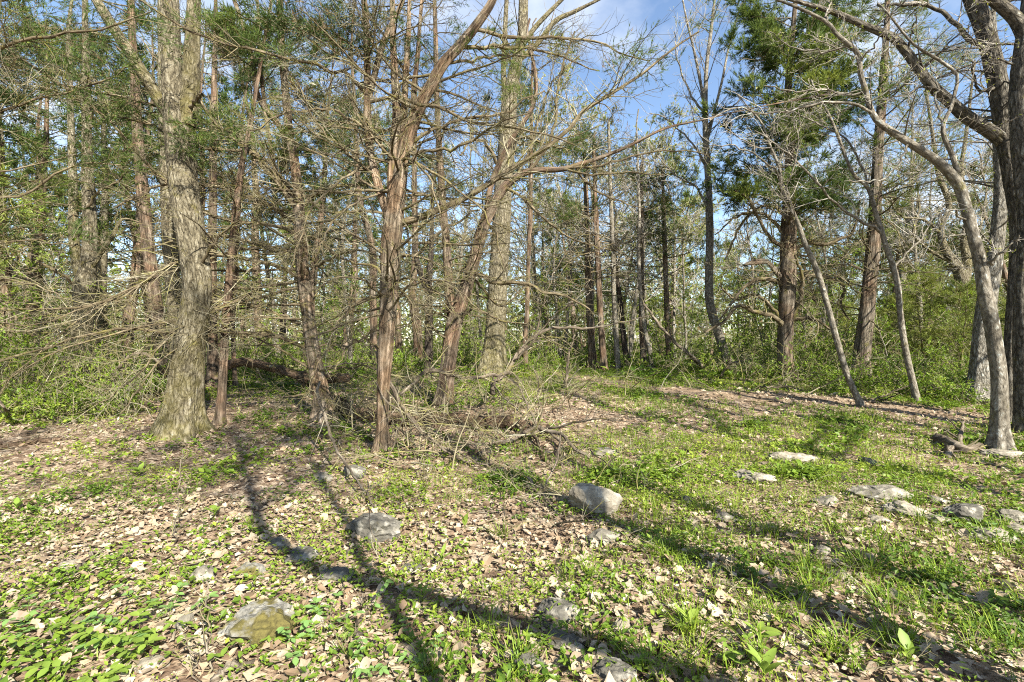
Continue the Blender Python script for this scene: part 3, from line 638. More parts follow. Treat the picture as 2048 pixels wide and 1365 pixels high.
# right of the centre
mtree('cedar_tree', 'stout cedar with a broken pinkish snag and crooked bare limbs, beyond the dirt path', 'tree', (1572, 760),
      [[(1572, 760, 36), (1571, 730, 29), (1570, 680, 28), (1572, 630, 29), (1575, 580, 32), (1577, 520, 31), (1578, 460, 29), (1580, 400, 25), (1582, 340, 21), (1580, 270, 18), (1578, 200, 15), (1582, 120, 12), (1590, 40, 9)],
       {'p': [(1574, 566, 14), (1556, 548, 11), (1540, 528, 9), (1528, 523, 12), (1505, 526, 10), (1488, 530, 5)], 'ext': .02}],
      'cedar_grey', [
       (13, 5, -.8, [(1566, 655), (1545, 632), (1510, 625), (1480, 612), (1450, 640), (1410, 665)]), (11, 4, .6, [(1566, 645), (1530, 600), (1500, 590), (1470, 600), (1440, 570)]), (11, 4, -.5, [(1572, 575), (1545, 560), (1500, 565), (1470, 600), (1440, 640)]),
       (13, 5, -.6, [(1584, 640), (1600, 600), (1606, 560), (1590, 510)]), (10, 4, -.8, [(1586, 500), (1620, 485), (1650, 490), (1700, 470), (1716, 440), (1722, 400)]),
       (10, 4, .5, [(1585, 560), (1620, 550), (1660, 555), (1690, 575), (1680, 610), (1700, 640)]), (10, 4, -.6, [(1570, 500), (1530, 460), (1500, 400), (1470, 380)]), (9, 3, .4, [(1572, 470), (1530, 430), (1480, 430), (1430, 470)]),
       (9, 3, -.5, [(1588, 640), (1615, 635), (1650, 650), (1690, 690)]), (9, 4, .5, [(1570, 430), (1540, 410), (1490, 440), (1450, 520)]), (9, 3, -.5, [(1586, 430), (1640, 400), (1690, 380), (1720, 340)])],
      [dict(n=30, y=(620, 380), L0=2.2, L1=2.2, el=(-.2, .4), wander=.16), dict(n=70, y=(450, 0), L0=2.5, L1=1.4, el=(.0, .55), wander=.12)],
      bkw=bk(per2=8, per3=6, tip=.003, fol=dict(FOL, z=5.0, per=6, size=.17, w=.014, nb=9, gap=-.3), up2=.03), sides=26, fr=(4, .8), ridge=.16)
mtree('cedar_tree', 'tall cedar with stringy grey bark leaning right, beside the leaning grey saplings', 'tree', (1722, 765),
      [[(1720, 765, 36), (1722, 730, 31), (1728, 680, 29), (1734, 630, 28), (1740, 570, 26), (1746, 510, 25), (1750, 450, 22), (1753, 390, 20), (1758, 320, 18), (1763, 250, 17), (1768, 180, 15), (1773, 110, 13), (1778, 40, 10), (1780, -30, 8)]], 'cedar_grey', [],
      [dict(n=26, y=(640, 420), L0=1.6, L1=2.0, el=(-.2, .4), wander=.14), dict(n=46, y=(460, -40), L0=2.6, L1=1.6, el=(.05, .6), az=(-1.9, 1.9))],
      bkw=bk(per2=8, per3=6, tip=.003, fol=dict(FOL, z=4.4, per=4, size=.14, w=.008, nb=9, mat='cedar_light', gap=-.05), up2=.03), sides=26, fr=(4, .8), ridge=.18)
mtree('sapling', 'thin grey sapling leaning far left out of the weeds by the path', 'tree', (1722, 812),
      [[(1722, 812, 13), (1700, 765, 12), (1686, 725, 12), (1672, 675, 12), (1655, 610, 11), (1636, 545, 11), (1612, 490, 10), (1598, 450, 9), (1580, 410, 8), (1567, 380, 7), (1560, 335, 6), (1539, 284, 5), (1526, 246, 4), (1500, 215, 3)]], 'smooth',
      [(5, 2, -.4, [(1566, 385), (1556, 345), (1530, 321), (1475, 294), (1420, 290)]), (5, 2, -.4, [(1590, 440), (1575, 380), (1590, 330), (1600, 270), (1598, 220)]), (4, 2, .3, [(1548, 300), (1510, 290), (1470, 270), (1440, 240)]), (4, 1.5, .4, [(1560, 340), (1570, 290), (1590, 250), (1585, 200)])],
      [dict(n=12, y=(450, 230), L0=1.2, L1=.8, el=(.2, 1.0))], ext=.4, sides=14, disp=.05, ridge=.03, bkw=bk(per2=7, per3=6, mats=('smooth', 'twig_grey'), lmax2=.8, bud=350))
mtree('sapling', 'thin lichen spotted sapling leaning left, right of the stringy barked cedar', 'tree', (1832, 806),
      [[(1832, 806, 13), (1826, 770, 13), (1815, 720, 12), (1806, 670, 12), (1800, 620, 11), (1796, 570, 11), (1786, 530, 11), (1773, 492, 10), (1764, 460, 10), (1754, 430, 9), (1738, 376, 8), (1712, 352, 7), (1696, 320, 6), (1683, 284, 6), (1662, 232, 5), (1640, 190, 3)]], 'smooth',
      [(7, 3, -.5, [(1762, 465), (1734, 450), (1676, 410), (1639, 366), (1587, 314), (1553, 284), (1510, 260)]), (6, 2, .4, [(1740, 380), (1734, 359), (1710, 297), (1676, 267), (1584, 222), (1520, 215)]), (5, 2, .4, [(1790, 540), (1820, 500), (1850, 470), (1870, 430)])],
      [dict(n=12, y=(450, 200), L0=1.2, L1=.8, el=(.2, 1.0))], ext=.4, sides=14, disp=.05, ridge=.03, bkw=bk(per2=7, per3=6, mats=('smooth', 'twig_grey'), lmax2=.8, bud=350))
mtree('oak_tree', 'curved grey oak at right with a long crooked top reaching left', 'tree', (1999, 902),
      [[(1999, 902, 38), (1998, 860, 31), (1998, 800, 28), (1997, 750, 27), (1991, 700, 27), (1984, 650, 27), (1975, 605, 27), (1968, 570, 25), (1963, 530, 23), (1952, 487, 22), (1943, 450, 21), (1930, 400, 20), (1915, 362, 20), (1881, 325, 18), (1850, 303, 16), (1820, 284, 15), (1790, 264, 14), (1766, 248, 13), (1751, 232, 12), (1740, 205, 11), (1734, 178, 10), (1724, 147, 10), (1720, 106, 10), (1703, 89, 9), (1676, 65, 8), (1656, 41, 7), (1594, 10, 6), (1540, -10, 4)],
       {'p': [(1918, 345, 10), (1905, 305, 9), (1890, 270, 9), (1890, 245, 8), (1905, 215, 7), (1914, 180, 7), (1918, 148, 6), (1885, 120, 6), (1830, 85, 5), (1785, 30, 4)], 'ext': .3}],
      'smooth', [
       (7, 3, .3, [(1734, 180), (1715, 184), (1690, 186), (1640, 180), (1587, 180), (1530, 170)]), (7, 3, -.3, [(1750, 228), (1735, 212), (1707, 205), (1662, 205), (1608, 212), (1539, 229), (1480, 215), (1420, 240)]),
       (5, 2, .2, [(1890, 248), (1876, 205), (1878, 154), (1860, 120)]), (8, 3, -.4, [(1970, 540), (1990, 520), (2010, 500), (2040, 470)]), (5, 2, .3, [(1656, 41), (1660, 10), (1670, -20)]), (5, 2, -.4, [(1720, 120), (1760, 80), (1790, 20)]),
       (5, 2, .3, [(1703, 89), (1650, 100), (1590, 90), (1540, 60)]), (6, 2, -.5, [(1940, 440), (1900, 420), (1870, 450), (1850, 520)]), (5, 2, -.4, [(1820, 284), (1800, 330), (1760, 360), (1700, 360)])],
      [dict(n=14, y=(330, 0), L0=1.0, L1=1.0, el=(-.2, .9)), dict(n=8, y=(300, 40), L0=.8, L1=.8, stem=1, el=(-.2, .9))], ext=.5, sides=28, disp=.06, ridge=.05, fr=(3, 1), bkw=bk(per2=7, per3=6, mats=('smooth', 'twig_grey'), lmax2=.8, lmax3=.35, bud=500))
mtree('oak_tree', 'rough barked dark oak at right, its long arm reaching up and left', 'tree', (2024, 872),
      [[(2020, 872, 44), (2021, 830, 34), (2022, 780, 30), (2024, 720, 29), (2028, 650, 29), (2034, 580, 30), (2042, 500, 32), (2043, 440, 33), (2035, 380, 34), (2024, 320, 35), (2014, 270, 35), (2008, 215, 33), (1998, 154, 32), (1985, 90, 32), (1970, 40, 31), (1950, -10, 29), (1930, -80, 26)],
       [(2012, 282, 26), (1990, 265, 25), (1960, 247, 23), (1929, 225, 22), (1900, 198, 20), (1878, 180, 20), (1856, 155, 18), (1837, 130, 17), (1815, 100, 17), (1792, 75, 16), (1765, 62, 15), (1735, 50, 13), (1700, 34, 12), (1660, 18, 10), (1600, 0, 8)]],
      'oak_dark', [(12, 6, .3, [(1985, 95), (1963, 89), (1929, 62), (1900, 30), (1888, 14), (1840, 5), (1780, 8)]), (7, 3, -.3, [(2000, 170), (1960, 180), (1950, 130), (1930, 110)]), (10, 5, .3, [(2012, 260), (2040, 230), (2070, 180)]), (6, 3, .2, [(2000, 150), (2030, 110), (2048, 60)]), (6, 2, -.4, [(1878, 180), (1850, 170), (1810, 190), (1760, 200)]), (5, 2, -.4, [(1815, 100), (1830, 60), (1840, 20)])],
      [dict(n=10, y=(300, -60), L0=1.4, L1=1.4, el=(-.1, .7)), dict(n=10, y=(260, 10), L0=1.0, L1=1.0, el=(-.1, .8), stem=1)], d=7.9, sides=36, fr=(5, 1.2), ridge=.1, bkw=bk(per2=7, per3=6, mats=('oak_dark', 'twig_grey'), lmax2=.8, lmax3=.35, bud=500))
mtree('oak_tree', 'dark oak cut off by the right edge of the frame', 'tree', (2052, 885),
      [[(2056, 885, 48), (2052, 830, 40), (2050, 760, 36), (2048, 680, 34), (2050, 600, 34), (2056, 520, 34), (2060, 430, 36), (2056, 350, 38), (2050, 280, 38), (2046, 200, 36), (2050, 130, 34), (2060, 50, 30), (2070, -30, 26)], [(2050, 150, 26), (2058, 90, 26), (2040, 40, 24), (2010, 10, 22), (1980, -10, 18)]],
      'oak_dark', [], [dict(n=8, y=(400, 0), L0=1.2, L1=1.4)], d=7.3, sides=32, fr=(5, 1.2), bkw=bk(per2=5, per3=5, mats=('oak_dark', 'twig_grey')))
mtree('oak_tree', 'sunlit pale oak behind the juniper, left of the curved grey oak', 'tree', (1957, 800),
      [[(1953, 802, 46), (1957, 770, 38), (1961, 720, 36), (1968, 650, 33), (1978, 580, 31), (1990, 520, 27), (1999, 450, 24), (2004, 380, 21), (2000, 280, 17), (1996, 160, 12)]], 'oak_grey', [], [dict(n=14, y=(520, 120), L0=2.2, L1=2.4, el=(.2, .9))], sides=28, fr=(5, 1), bkw=bk(per2=7, per3=6, mats=('smooth', 'twig_grey'), tip=.003))
mtree('oak_tree', 'tan oak with twisting forked limbs in the background left of the curved grey oak', 'tree', (1945, 750),
      [[(1945, 755, 34), (1940, 690, 28), (1936, 620, 26), (1930, 580, 25), (1920, 545, 22), (1905, 520, 16), (1890, 495, 14), (1884, 455, 12), (1900, 410, 10), (1880, 350, 9), (1870, 280, 7)], [(1930, 580, 17), (1935, 530, 15), (1930, 480, 13), (1940, 420, 11), (1925, 350, 9), (1935, 270, 7)]],
      'oak', [(8, 3, .5, [(1905, 525), (1860, 500), (1830, 470), (1840, 400), (1830, 330)]), (8, 3, -.4, [(1886, 470), (1850, 440), (1800, 430), (1780, 380)]), (7, 3, .5, [(1935, 500), (1965, 450), (1975, 380), (1960, 300)])], [dict(n=22, y=(560, 240), L0=2.2, L1=2.0, el=(-.1, .9), wander=.2), dict(n=14, y=(560, 240), L0=2.0, L1=2.0, el=(-.1, .9), wander=.2, stem=1)], d=15.5, bkw=bk(per2=8, per3=6, mats=('oak', 'twig_grey'), tip=.003, bud=900))
mtree('bare_tree', 'slender dark grey tree with a bent foot and high steep branches against the sky', 'tree', (1457, 742),
      [[(1459, 742, 20), (1450, 710, 18), (1438, 670, 17), (1425, 630, 17), (1419, 590, 17), (1419, 540, 16), (1420, 470, 15), (1419, 400, 14), (1416, 340, 13), (1413, 270, 12), (1412, 200, 10), (1415, 130, 8), (1424, 60, 7), (1432, -10, 5)],
       {'p': [(1412, 210, 7), (1402, 160, 6), (1390, 100, 5), (1376, 40, 4), (1366, -10, 3)], 'ext': .4}, {'p': [(1413, 290, 7), (1428, 230, 6), (1446, 160, 5), (1460, 90, 4), (1480, 20, 3)], 'ext': .4}],
      'smooth', [(6, 2, .4, [(1413, 230), (1385, 190), (1360, 130), (1350, 60)]), (5, 2, -.4, [(1415, 330), (1380, 280), (1340, 240), (1300, 225)]), (6, 2, -.4, [(1418, 420), (1390, 370), (1350, 350), (1300, 290)]), (5, 2, .4, [(1412, 260), (1440, 220), (1480, 200), (1510, 130)])],
      [dict(n=22, y=(420, -10), L0=2.2, L1=1.6, el=(.4, 1.1)), dict(n=6, y=(200, 0), L0=1.2, L1=1.0, el=(.4, 1.1), stem=1), dict(n=6, y=(280, 30), L0=1.2, L1=1.0, el=(.4, 1.1), stem=2)], bkw=bk(per2=6, per3=5, mats=('smooth', 'twig_grey'), tip=.003, flat=0, up2=.05, bud=500))
mtree('sapling', 'thin white barked sapling with a bent foot at the edge of the green clearing', 'tree', (1304, 742),
      [[(1304, 742, 10), (1300, 710, 9), (1292, 670, 9), (1284, 620, 8), (1280, 570, 8), (1278, 500, 7), (1279, 430, 6), (1277, 350, 5), (1275, 280, 4)]], 'smooth', [], [dict(n=14, y=(500, 280), L0=1.4, L1=1, el=(.4, 1.0))], ext=1, sides=12, bkw=bk(per2=5, per3=4, mats=('smooth', 'twig_grey'), tip=.003, flat=0))
for (lab, b, pts, mat, k) in (
    ('dark cedar trunk at the back of the clearing, leftmost of the row there', (1187, 738), [(1187, 740, 20), (1183, 690, 17), (1179, 620, 15), (1176, 540, 13), (1174, 440, 11), (1170, 320, 8)], 'cedar_grey', 1),
    ('red trunked cedar at the back of the clearing, second of the row there', (1208, 742), [(1208, 742, 15), (1204, 680, 14), (1199, 600, 13), (1195, 500, 12), (1191, 400, 10), (1188, 290, 7)], 'cedar_red', 1),
    ('grey straight tree at the back of the clearing, third of the row there', (1236, 742), [(1236, 742, 12), (1232, 680, 11), (1228, 600, 10), (1226, 500, 10), (1222, 400, 8), (1218, 260, 6)], 'smooth', 0),
    ('dark slanting trunk at the back of the clearing, leaning left', (1259, 738), [(1259, 740, 13), (1250, 700, 12), (1246, 660, 11), (1240, 600, 10), (1232, 540, 8), (1228, 460, 7)], 'dark', 0),
    ('dark trunk right behind the thin white barked sapling', (1287, 738), [(1287, 740, 16), (1286, 690, 14), (1284, 620, 13), (1283, 540, 11), (1284, 440, 9), (1284, 340, 6)], 'cedar_grey', 1),
    ('straight cedar with a dense green top, right of the thin white barked sapling', (1338, 735), [(1338, 738, 13), (1336, 680, 12), (1333, 600, 11), (1330, 500, 10), (1328, 420, 8), (1326, 350, 5)], 'cedar_grey', 2),
    ('red trunked cedar behind the pale oak, on its right', (1052, 742), [(1052, 745, 12), (1050, 690, 11), (1054, 620, 10), (1056, 540, 9), (1060, 450, 9), (1062, 350, 8), (1064, 200, 6), (1066, 60, 3)], 'cedar_red', 3)):
    mtree('cedar_tree' if k else 'bare_tree', lab, 'tree', b, [pts], mat, [], [dict(n=40 if k > 1 else 32, y=(600 if k < 2 else 560, (270 if k < 2 else 320) if k < 3 else 60), L0=2.0, L1=1.2 if k == 2 else 1.5, el=(-.1, .5))], ext=.45, sides=16,
          bkw=bk(per2=6, per3=5, tip=.004, mats=('limb', 'twig') if k else ('smooth', 'twig_grey'), fol=dict(FOL, z={1: 5.2, 2: 4.8, 3: 5.6}[k], per=3 if k == 1 else 5, size=.16, w=.013) if k else None))

mtree('cedar_tree', 'cedar just outside the left edge, its green sprays hanging into the top left corner', 'tree', (-190, 900),
      [[(-190, 900, 36), (-186, 760, 30), (-180, 600, 27), (-176, 400, 24), (-170, 200, 20), (-165, 0, 15), (-160, -200, 9)]], 'cedar', [
       (10, 3, .4, [(-176, 330), (-60, 250), (60, 200), (180, 170), (280, 120)]), (10, 3, -.3, [(-172, 220), (-60, 120), (60, 70), (180, 60), (300, 20)]), (9, 3, .6, [(-176, 430), (-80, 400), (40, 390), (150, 330), (240, 330)]), (9, 3, .2, [(-168, 100), (-40, 10), (80, -20), (220, -40)]),
       (8, 2, -.4, [(-178, 520), (-80, 560), (40, 560), (130, 600)]), (8, 2, .5, [(-178, 560), (-60, 500), (60, 480), (170, 500)])],
      [dict(n=24, y=(420, -250), L0=2.0, L1=2.2, el=(-.1, .5), az=(-.9, 1.5))], bkw=bk(per2=9, per3=6, fol=dict(FOL, z=3.1, per=4, gap=-.02, size=.11)))
# ------------------------------------------------------------------ prototypes of the trees deeper in the wood; copies share their meshes
PROTO = {}
def proto_cedar(seed, H, folz, dens, lean, mat, fmat):
    rg = np.random.default_rng(seed)
    P, R = grow(np.array([[0, 0, -.15]]), np.array([[lean, .05, 1.]]), [H], [.11+.006*H], .012, 26, .035, .02, rg)
    t = MB(); tubes(t, P, R, 12, rnd=.4, disp=.12, ridge=.1, rng=rg, fr=(3, .9))
    n = int(8*H); z = 1.0 + (H-1.3)*rg.uniform(0, 1, n)**.85; a = rg.uniform(0, 2*np.pi, n); f = z/H
    k = np.clip((f*25), 0, 24).astype(int); b = P[0, k]; b = b + (P[0, k+1]-b)*((f*25)-k)[:, None]
    el = rg.uniform(-.1, .35, n) + .5*f**2
    L = (2.3*np.clip(1.35-f, .2, 1)**.8)*rg.uniform(.55, 1.15, n)
    D = np.stack([np.cos(a)*np.cos(el), np.sin(a)*np.cos(el), np.sin(el)], 1)
    P1, R1 = grow(b, D, L, np.full(n, .022)*(1.3-f), .005, 7, .11, .015, rg); ids = np.arange(n)
    P2, R2, i2 = kids(P1, R1, ids, 6, .2, 1, .4, (.4, 1.1), 5, .15, .03, .6, .0035, .4, 1.0, rg)
    c = MB(); tubes(c, P1, R1, 4, rng=rg); tubes(c, P2, R2, 3, rng=rg)
    P3, R3, i3 = kids(P2, R2, i2, 3, .3, 1, .5, (.4, 1.1), 3, .15, .03, .6, .003, .3, .5, rg); tubes(c, P3, R3, 3, rng=rg)
    kk = np.repeat(np.arange(len(P3)), dens*2); p, T, r = sample(P3, R3, kk, rg.uniform(.2, 1, len(kk)))
    keep = (p[:, 2] > folz*H + .9*noise3(p[:, 0]+seed, p[:, 1], p[:, 2]*.7)) & (noise3(p[:, 0]*1.1+seed, p[:, 1]*1.1, p[:, 2]*1.3) > -.2)
    p, T = p[keep], T[keep]; rn = .42 + .42*noise3(p[:, 0]*.9, p[:, 1]*.9, p[:, 2]*.9+seed) + rg.normal(0, .1, len(p))
    blades(c, p, T + [0, 0, .3] + rg.normal(0, .35, T.shape), .22, 5, .022, .42, rn, 1, rg)
    return [('trunk', t.mesh('cedar_trunk', M[mat])), ('crown', c.mesh('cedar_crown', [M['twig'], M[fmat]], smooth=False))]
def proto_bare(seed, H, r0, mat, leafn, spread=.6, nl=26, low=.35):
    rg = np.random.default_rng(seed)
    P, R = grow(np.array([[0, 0, -.15]]), np.array([[rg.uniform(-.12, .12), .03, 1.]]), [H], [r0], .01, 26, .05, .015, rg)
    t = MB(); tubes(t, P, R, 12, rnd=.4, disp=.08, ridge=.06, rng=rg)
    n = nl; f = low + (.97-low)*rg.uniform(0, 1, n); k = np.clip((f*25), 0, 24).astype(int); b = P[0, k] + (P[0, k+1]-P[0, k])*((f*25)-k)[:, None]
    a = rg.uniform(0, 2*np.pi, n); el = rg.uniform(.45, 1.15, n)
    D = np.stack([np.cos(a)*np.cos(el), np.sin(a)*np.cos(el), np.sin(el)], 1)
    P1, R1 = grow(b, D, H*.3*(1.35-f)*rg.uniform(.6, 1.3, n), R[0, k]*.5, .006, 8, .14, .03, rg)
    tubes(t, P1, R1, 6, rng=rg, disp=.1)
    c = MB(); ids = np.arange(n)
    P2, R2, i2 = kids(P1, R1, ids, 7, .15, 1, .5, (.35, .95), 6, .15, .05, .6, .005, 0, 2.0, rg); tubes(c, P2, R2, 3, rng=rg)
    P3, R3, i3 = kids(P2, R2, i2, 6, .15, 1, .5, (.35, 1.0), 4, .15, .04, .65, .0045, 0, .9, rg); tubes(c, P3, R3, 3, rng=rg)
    kk = rg.integers(0, len(P3), leafn); p, T, r = sample(P3, R3, kk, rg.uniform(.3, 1, leafn))
    leafd(c, p, T + rg.normal(0, .6, T.shape), unit(rg.normal(0, 1, T.shape)), rg.uniform(.04, .085, leafn), rg.uniform(.022, .045, leafn), rg.uniform(0, 1, leafn), mi=1)
    return [('trunk', t.mesh('bare_trunk', M[mat])), ('crown', c.mesh('bare_crown', [M['twig_grey'], M['bud']], smooth=False))]
def proto_shrub(seed, H, wd, nst, leaves, mat):
    rg = np.random.default_rng(seed)
    a = rg.uniform(0, 2*np.pi, nst); e = rg.uniform(.5, 1.35, nst); rr = rg.uniform(0, wd*.5, nst)
    S0 = np.stack([rr*np.cos(a*1.7), rr*np.sin(a*1.7), np.full(nst, -.05)], 1)
    P1, R1 = grow(S0, np.stack([np.cos(a)*np.cos(e), np.sin(a)*np.cos(e), np.sin(e)], 1), H*rg.uniform(.6, 1.25, nst), np.full(nst, .008), .003, 8, .14, -.04, rg)
    c = MB(); tubes(c, P1, R1, 4, rng=rg)
    P2, R2, i2 = kids(P1, R1, np.arange(nst), 6, .2, 1, .4, (.5, 1.1), 5, .16, .0, .6, .0025, 0, .6, rg); tubes(c, P2, R2, 3, rng=rg)
    kk = rg.integers(0, len(P2), leaves); p, T, r = sample(P2, R2, kk, rg.uniform(.1, 1, leaves))
    leafd(c, p, T*.4 + rg.normal(0, .6, T.shape), np.array([0, 0, 1.]) + rg.normal(0, .45, T.shape), rg.uniform(.035, .075, leaves), rg.uniform(.02, .042, leaves),
          np.clip(.5+.35*noise3(p[:, 0]*2+seed, p[:, 1]*2, p[:, 2]*2)+rg.normal(0, .15, leaves), 0, 1), mi=1)
    return [('shrub', c.mesh('shrub', [M['twig'], M[mat]], smooth=False))]
def proto_juniper(seed, H, wd):
    rg = np.random.default_rng(seed); n = int(30*H); z = H*rg.uniform(.03, .95, n); a = rg.uniform(0, 2*np.pi, n); f = z/H
    D = np.stack([np.cos(a), np.sin(a), rg.uniform(.1, .7, n)], 1)
    P1, R1 = grow(np.stack([z*0, z*0, z], 1), D, wd*.6*(1.15-f)*rg.uniform(.6, 1.2, n), np.full(n, .009), .003, 6, .12, .03, rg)
    P, R = grow(np.array([[0, 0, -.1]]), np.array([[0, 0, 1.]]), [H], [.03], .006, 10, .04, .02, rg)
    c = MB(); tubes(c, P, R, 8, rng=rg); tubes(c, P1, R1, 4, rng=rg)
    P2, R2, i2 = kids(P1, R1, np.arange(n), 7, .15, 1, .45, (.4, 1.0), 5, .13, .04, .6, .003, .2, .6, rg); tubes(c, P2, R2, 3, rng=rg)
    kk = np.repeat(np.arange(len(P2)), 5); p, T, r = sample(P2, R2, kk, rg.uniform(.1, 1, len(kk)))
    blades(c, p, T + [0, 0, .25] + rg.normal(0, .35, T.shape), .12, 9, .008, .42, np.clip(.5+.4*noise3(p[:, 0]*2, p[:, 1]*2, p[:, 2]*2+seed)+rg.normal(0, .1, len(p)), 0, 1), 1, rg)
    return [('shrub', c.mesh('juniper', [M['twig'], M['cedar_light']], smooth=False))]

PROTO['cedar'] = [proto_cedar(11, 9.5, .42, 3, .05, 'cedar_red', 'cedar_leaf'), proto_cedar(12, 11, .36, 3, -.06, 'cedar', 'cedar_leaf'), proto_cedar(13, 8, .25, 3, .02, 'cedar_grey', 'cedar_light'), proto_cedar(14, 12, .5, 4, .08, 'cedar_red', 'cedar_leaf'), proto_cedar(15, 6, .2, 3, -.03, 'cedar', 'cedar_light')]
PROTO['bare'] = [proto_bare(21, 13, .11, 'smooth', 1800), proto_bare(22, 11, .08, 'smooth', 3200), proto_bare(23, 14, .13, 'oak_grey', 1400, low=.3), proto_bare(24, 9, .06, 'smooth', 4500, low=.15, nl=20)]
PROTO['oak'] = [proto_bare(31, 16, .27, 'oak', 300, low=.3, nl=22), proto_bare(32, 15, .23, 'oak_grey', 500, low=.25, nl=24)]
PROTO['shrub'] = [proto_shrub(41, 1.1, 1.2, 26, 1500, 'shrub'), proto_shrub(42, .75, 1.4, 26, 1500, 'shrub'), proto_shrub(43, 1.7, 1.3, 24, 1700, 'shrub'), proto_shrub(44, .5, 1.2, 24, 1100, 'herb')]
def proto_leafy(seed, H, leaves):
    rg = np.random.default_rng(seed); P, R = grow(np.array([[0, 0, -.1]]), np.array([[rg.uniform(-.2, .2), .1, 1.]]), [H], [.022], .005, 12, .07, .02, rg)
    t = MB(); tubes(t, P, R, 7, rnd=.4, rng=rg); c = MB(); n = 22; f = rg.uniform(.12, .95, n); k = np.clip((f*11).astype(int), 0, 10); a = rg.uniform(0, 6.28, n); el = rg.uniform(.1, .9, n)
    P1, R1 = grow(P[0, k], np.stack([np.cos(a)*np.cos(el), np.sin(a)*np.cos(el), np.sin(el)], 1), H*.36*(1.2-f*.7), np.full(n, .008), .003, 7, .13, .0, rg); tubes(c, P1, R1, 4, rng=rg)
    P2, R2, i2 = kids(P1, R1, np.arange(n), 7, .15, 1, .5, (.4, 1.1), 5, .15, 0, .6, .0025, .3, .8, rg); tubes(c, P2, R2, 3, rng=rg)
    kk = rg.integers(0, len(P2), leaves); p, T, r = sample(P2, R2, kk, rg.uniform(.1, 1, leaves))
    leafd(c, p, T*.4+rg.normal(0, .6, T.shape), np.array([0, 0, 1.])+rg.normal(0, .5, T.shape), rg.uniform(.04, .09, leaves), rg.uniform(.024, .05, leaves), np.clip(.55+.35*noise3(p[:, 0]*1.5+seed, p[:, 1]*1.5, p[:, 2]*1.5)+rg.normal(0, .15, leaves), 0, 1), mi=1)
    return [('trunk', t.mesh('leafy_stem', M['smooth'])), ('crown', c.mesh('leafy_crown', [M['twig'], M['shrub']], smooth=False))]
PROTO['leafy'] = [proto_leafy(71, 3.2, 1300), proto_leafy(72, 4.5, 1600), proto_leafy(73, 2.4, 1100)]
PROTO['juniper'] = [proto_juniper(51, 2.2, 1.8), proto_juniper(52, 1.4, 1.5)]

def place(kind, v, name, label, cat, x, y, s, rz, group, dz=0.0):
    z = float(zg(x, y)) + dz
    pp = PROTO[kind][v]
    if len(pp) == 1:
        o = bpy.data.objects.new(name, pp[0][1]); C.objects.link(o); o['label'] = label; o['category'] = cat
        if group: o['group'] = group
        o.location = (x, y, z); o.rotation_euler = (0, 0, rz); o.scale = (s, s, s); return o
    r = thing(name, label, cat, (x, y, z), group); r.rotation_euler = (0, 0, rz); r.scale = (s, s, s)
    for nm, me in pp:
        c = bpy.data.objects.new(nm, me); C.objects.link(c); c.parent = r
    return r

SECT = [(-9e9, 120, 'at far left'), (120, 340, 'left of the thick oak'), (340, 500, 'behind the thick oak'), (500, 640, 'left of the tan cedar'), (640, 770, 'left of the central cedar'),
        (770, 880, 'right of the central cedar'), (880, 1000, 'left of the pale oak'), (1000, 1100, 'right of the pale oak'), (1100, 1180, 'left of the trunk row'), (1180, 1260, 'behind the trunk row'), (1260, 1340, 'by the white sapling'), (1340, 1470, 'by the bent foot tree'),
        (1470, 1580, 'left of the snagged cedar'), (1580, 1720, 'right of the snagged cedar'), (1720, 1840, 'between the leaning saplings'), (1840, 1960, 'left of the curved oak'), (1960, 9e9, 'at far right')]
def sector(x, y):
    px = 1024 + F*x/y
    return next(t for a, b, t in SECT if a <= px < b)
def dist(y): return 'in front' if y < 14 else ('at wood edge' if y < 20 else ('mid wood' if y < 34 else 'deep inside'))
LOOK = {'cedar': [('cedar_tree', 'red barked cedar with bare lower limbs'), ('cedar_tree', 'tan barked cedar with a long green top'), ('cedar_tree', 'pale green bushy cedar'), ('cedar_tree', 'tall leaning cedar with a high green top'), ('cedar_tree', 'short pale green cedar')],
        'bare': [('bare_tree', 'tall bare grey tree'), ('bare_tree', 'slim bare grey tree with yellow buds'), ('bare_tree', 'thick bare grey tree'), ('bare_tree', 'short bare tree dotted with young leaves')],
        'leafy': [('sapling', 'slender sapling in fresh yellow green leaf'), ('sapling', 'tall thin sapling in fresh leaf'), ('sapling', 'low sapling in bright new leaf')],
        'oak': [('oak_tree', 'stout mossy oak with few leaves'), ('oak_tree', 'stout grey oak with spreading bare limbs')]}
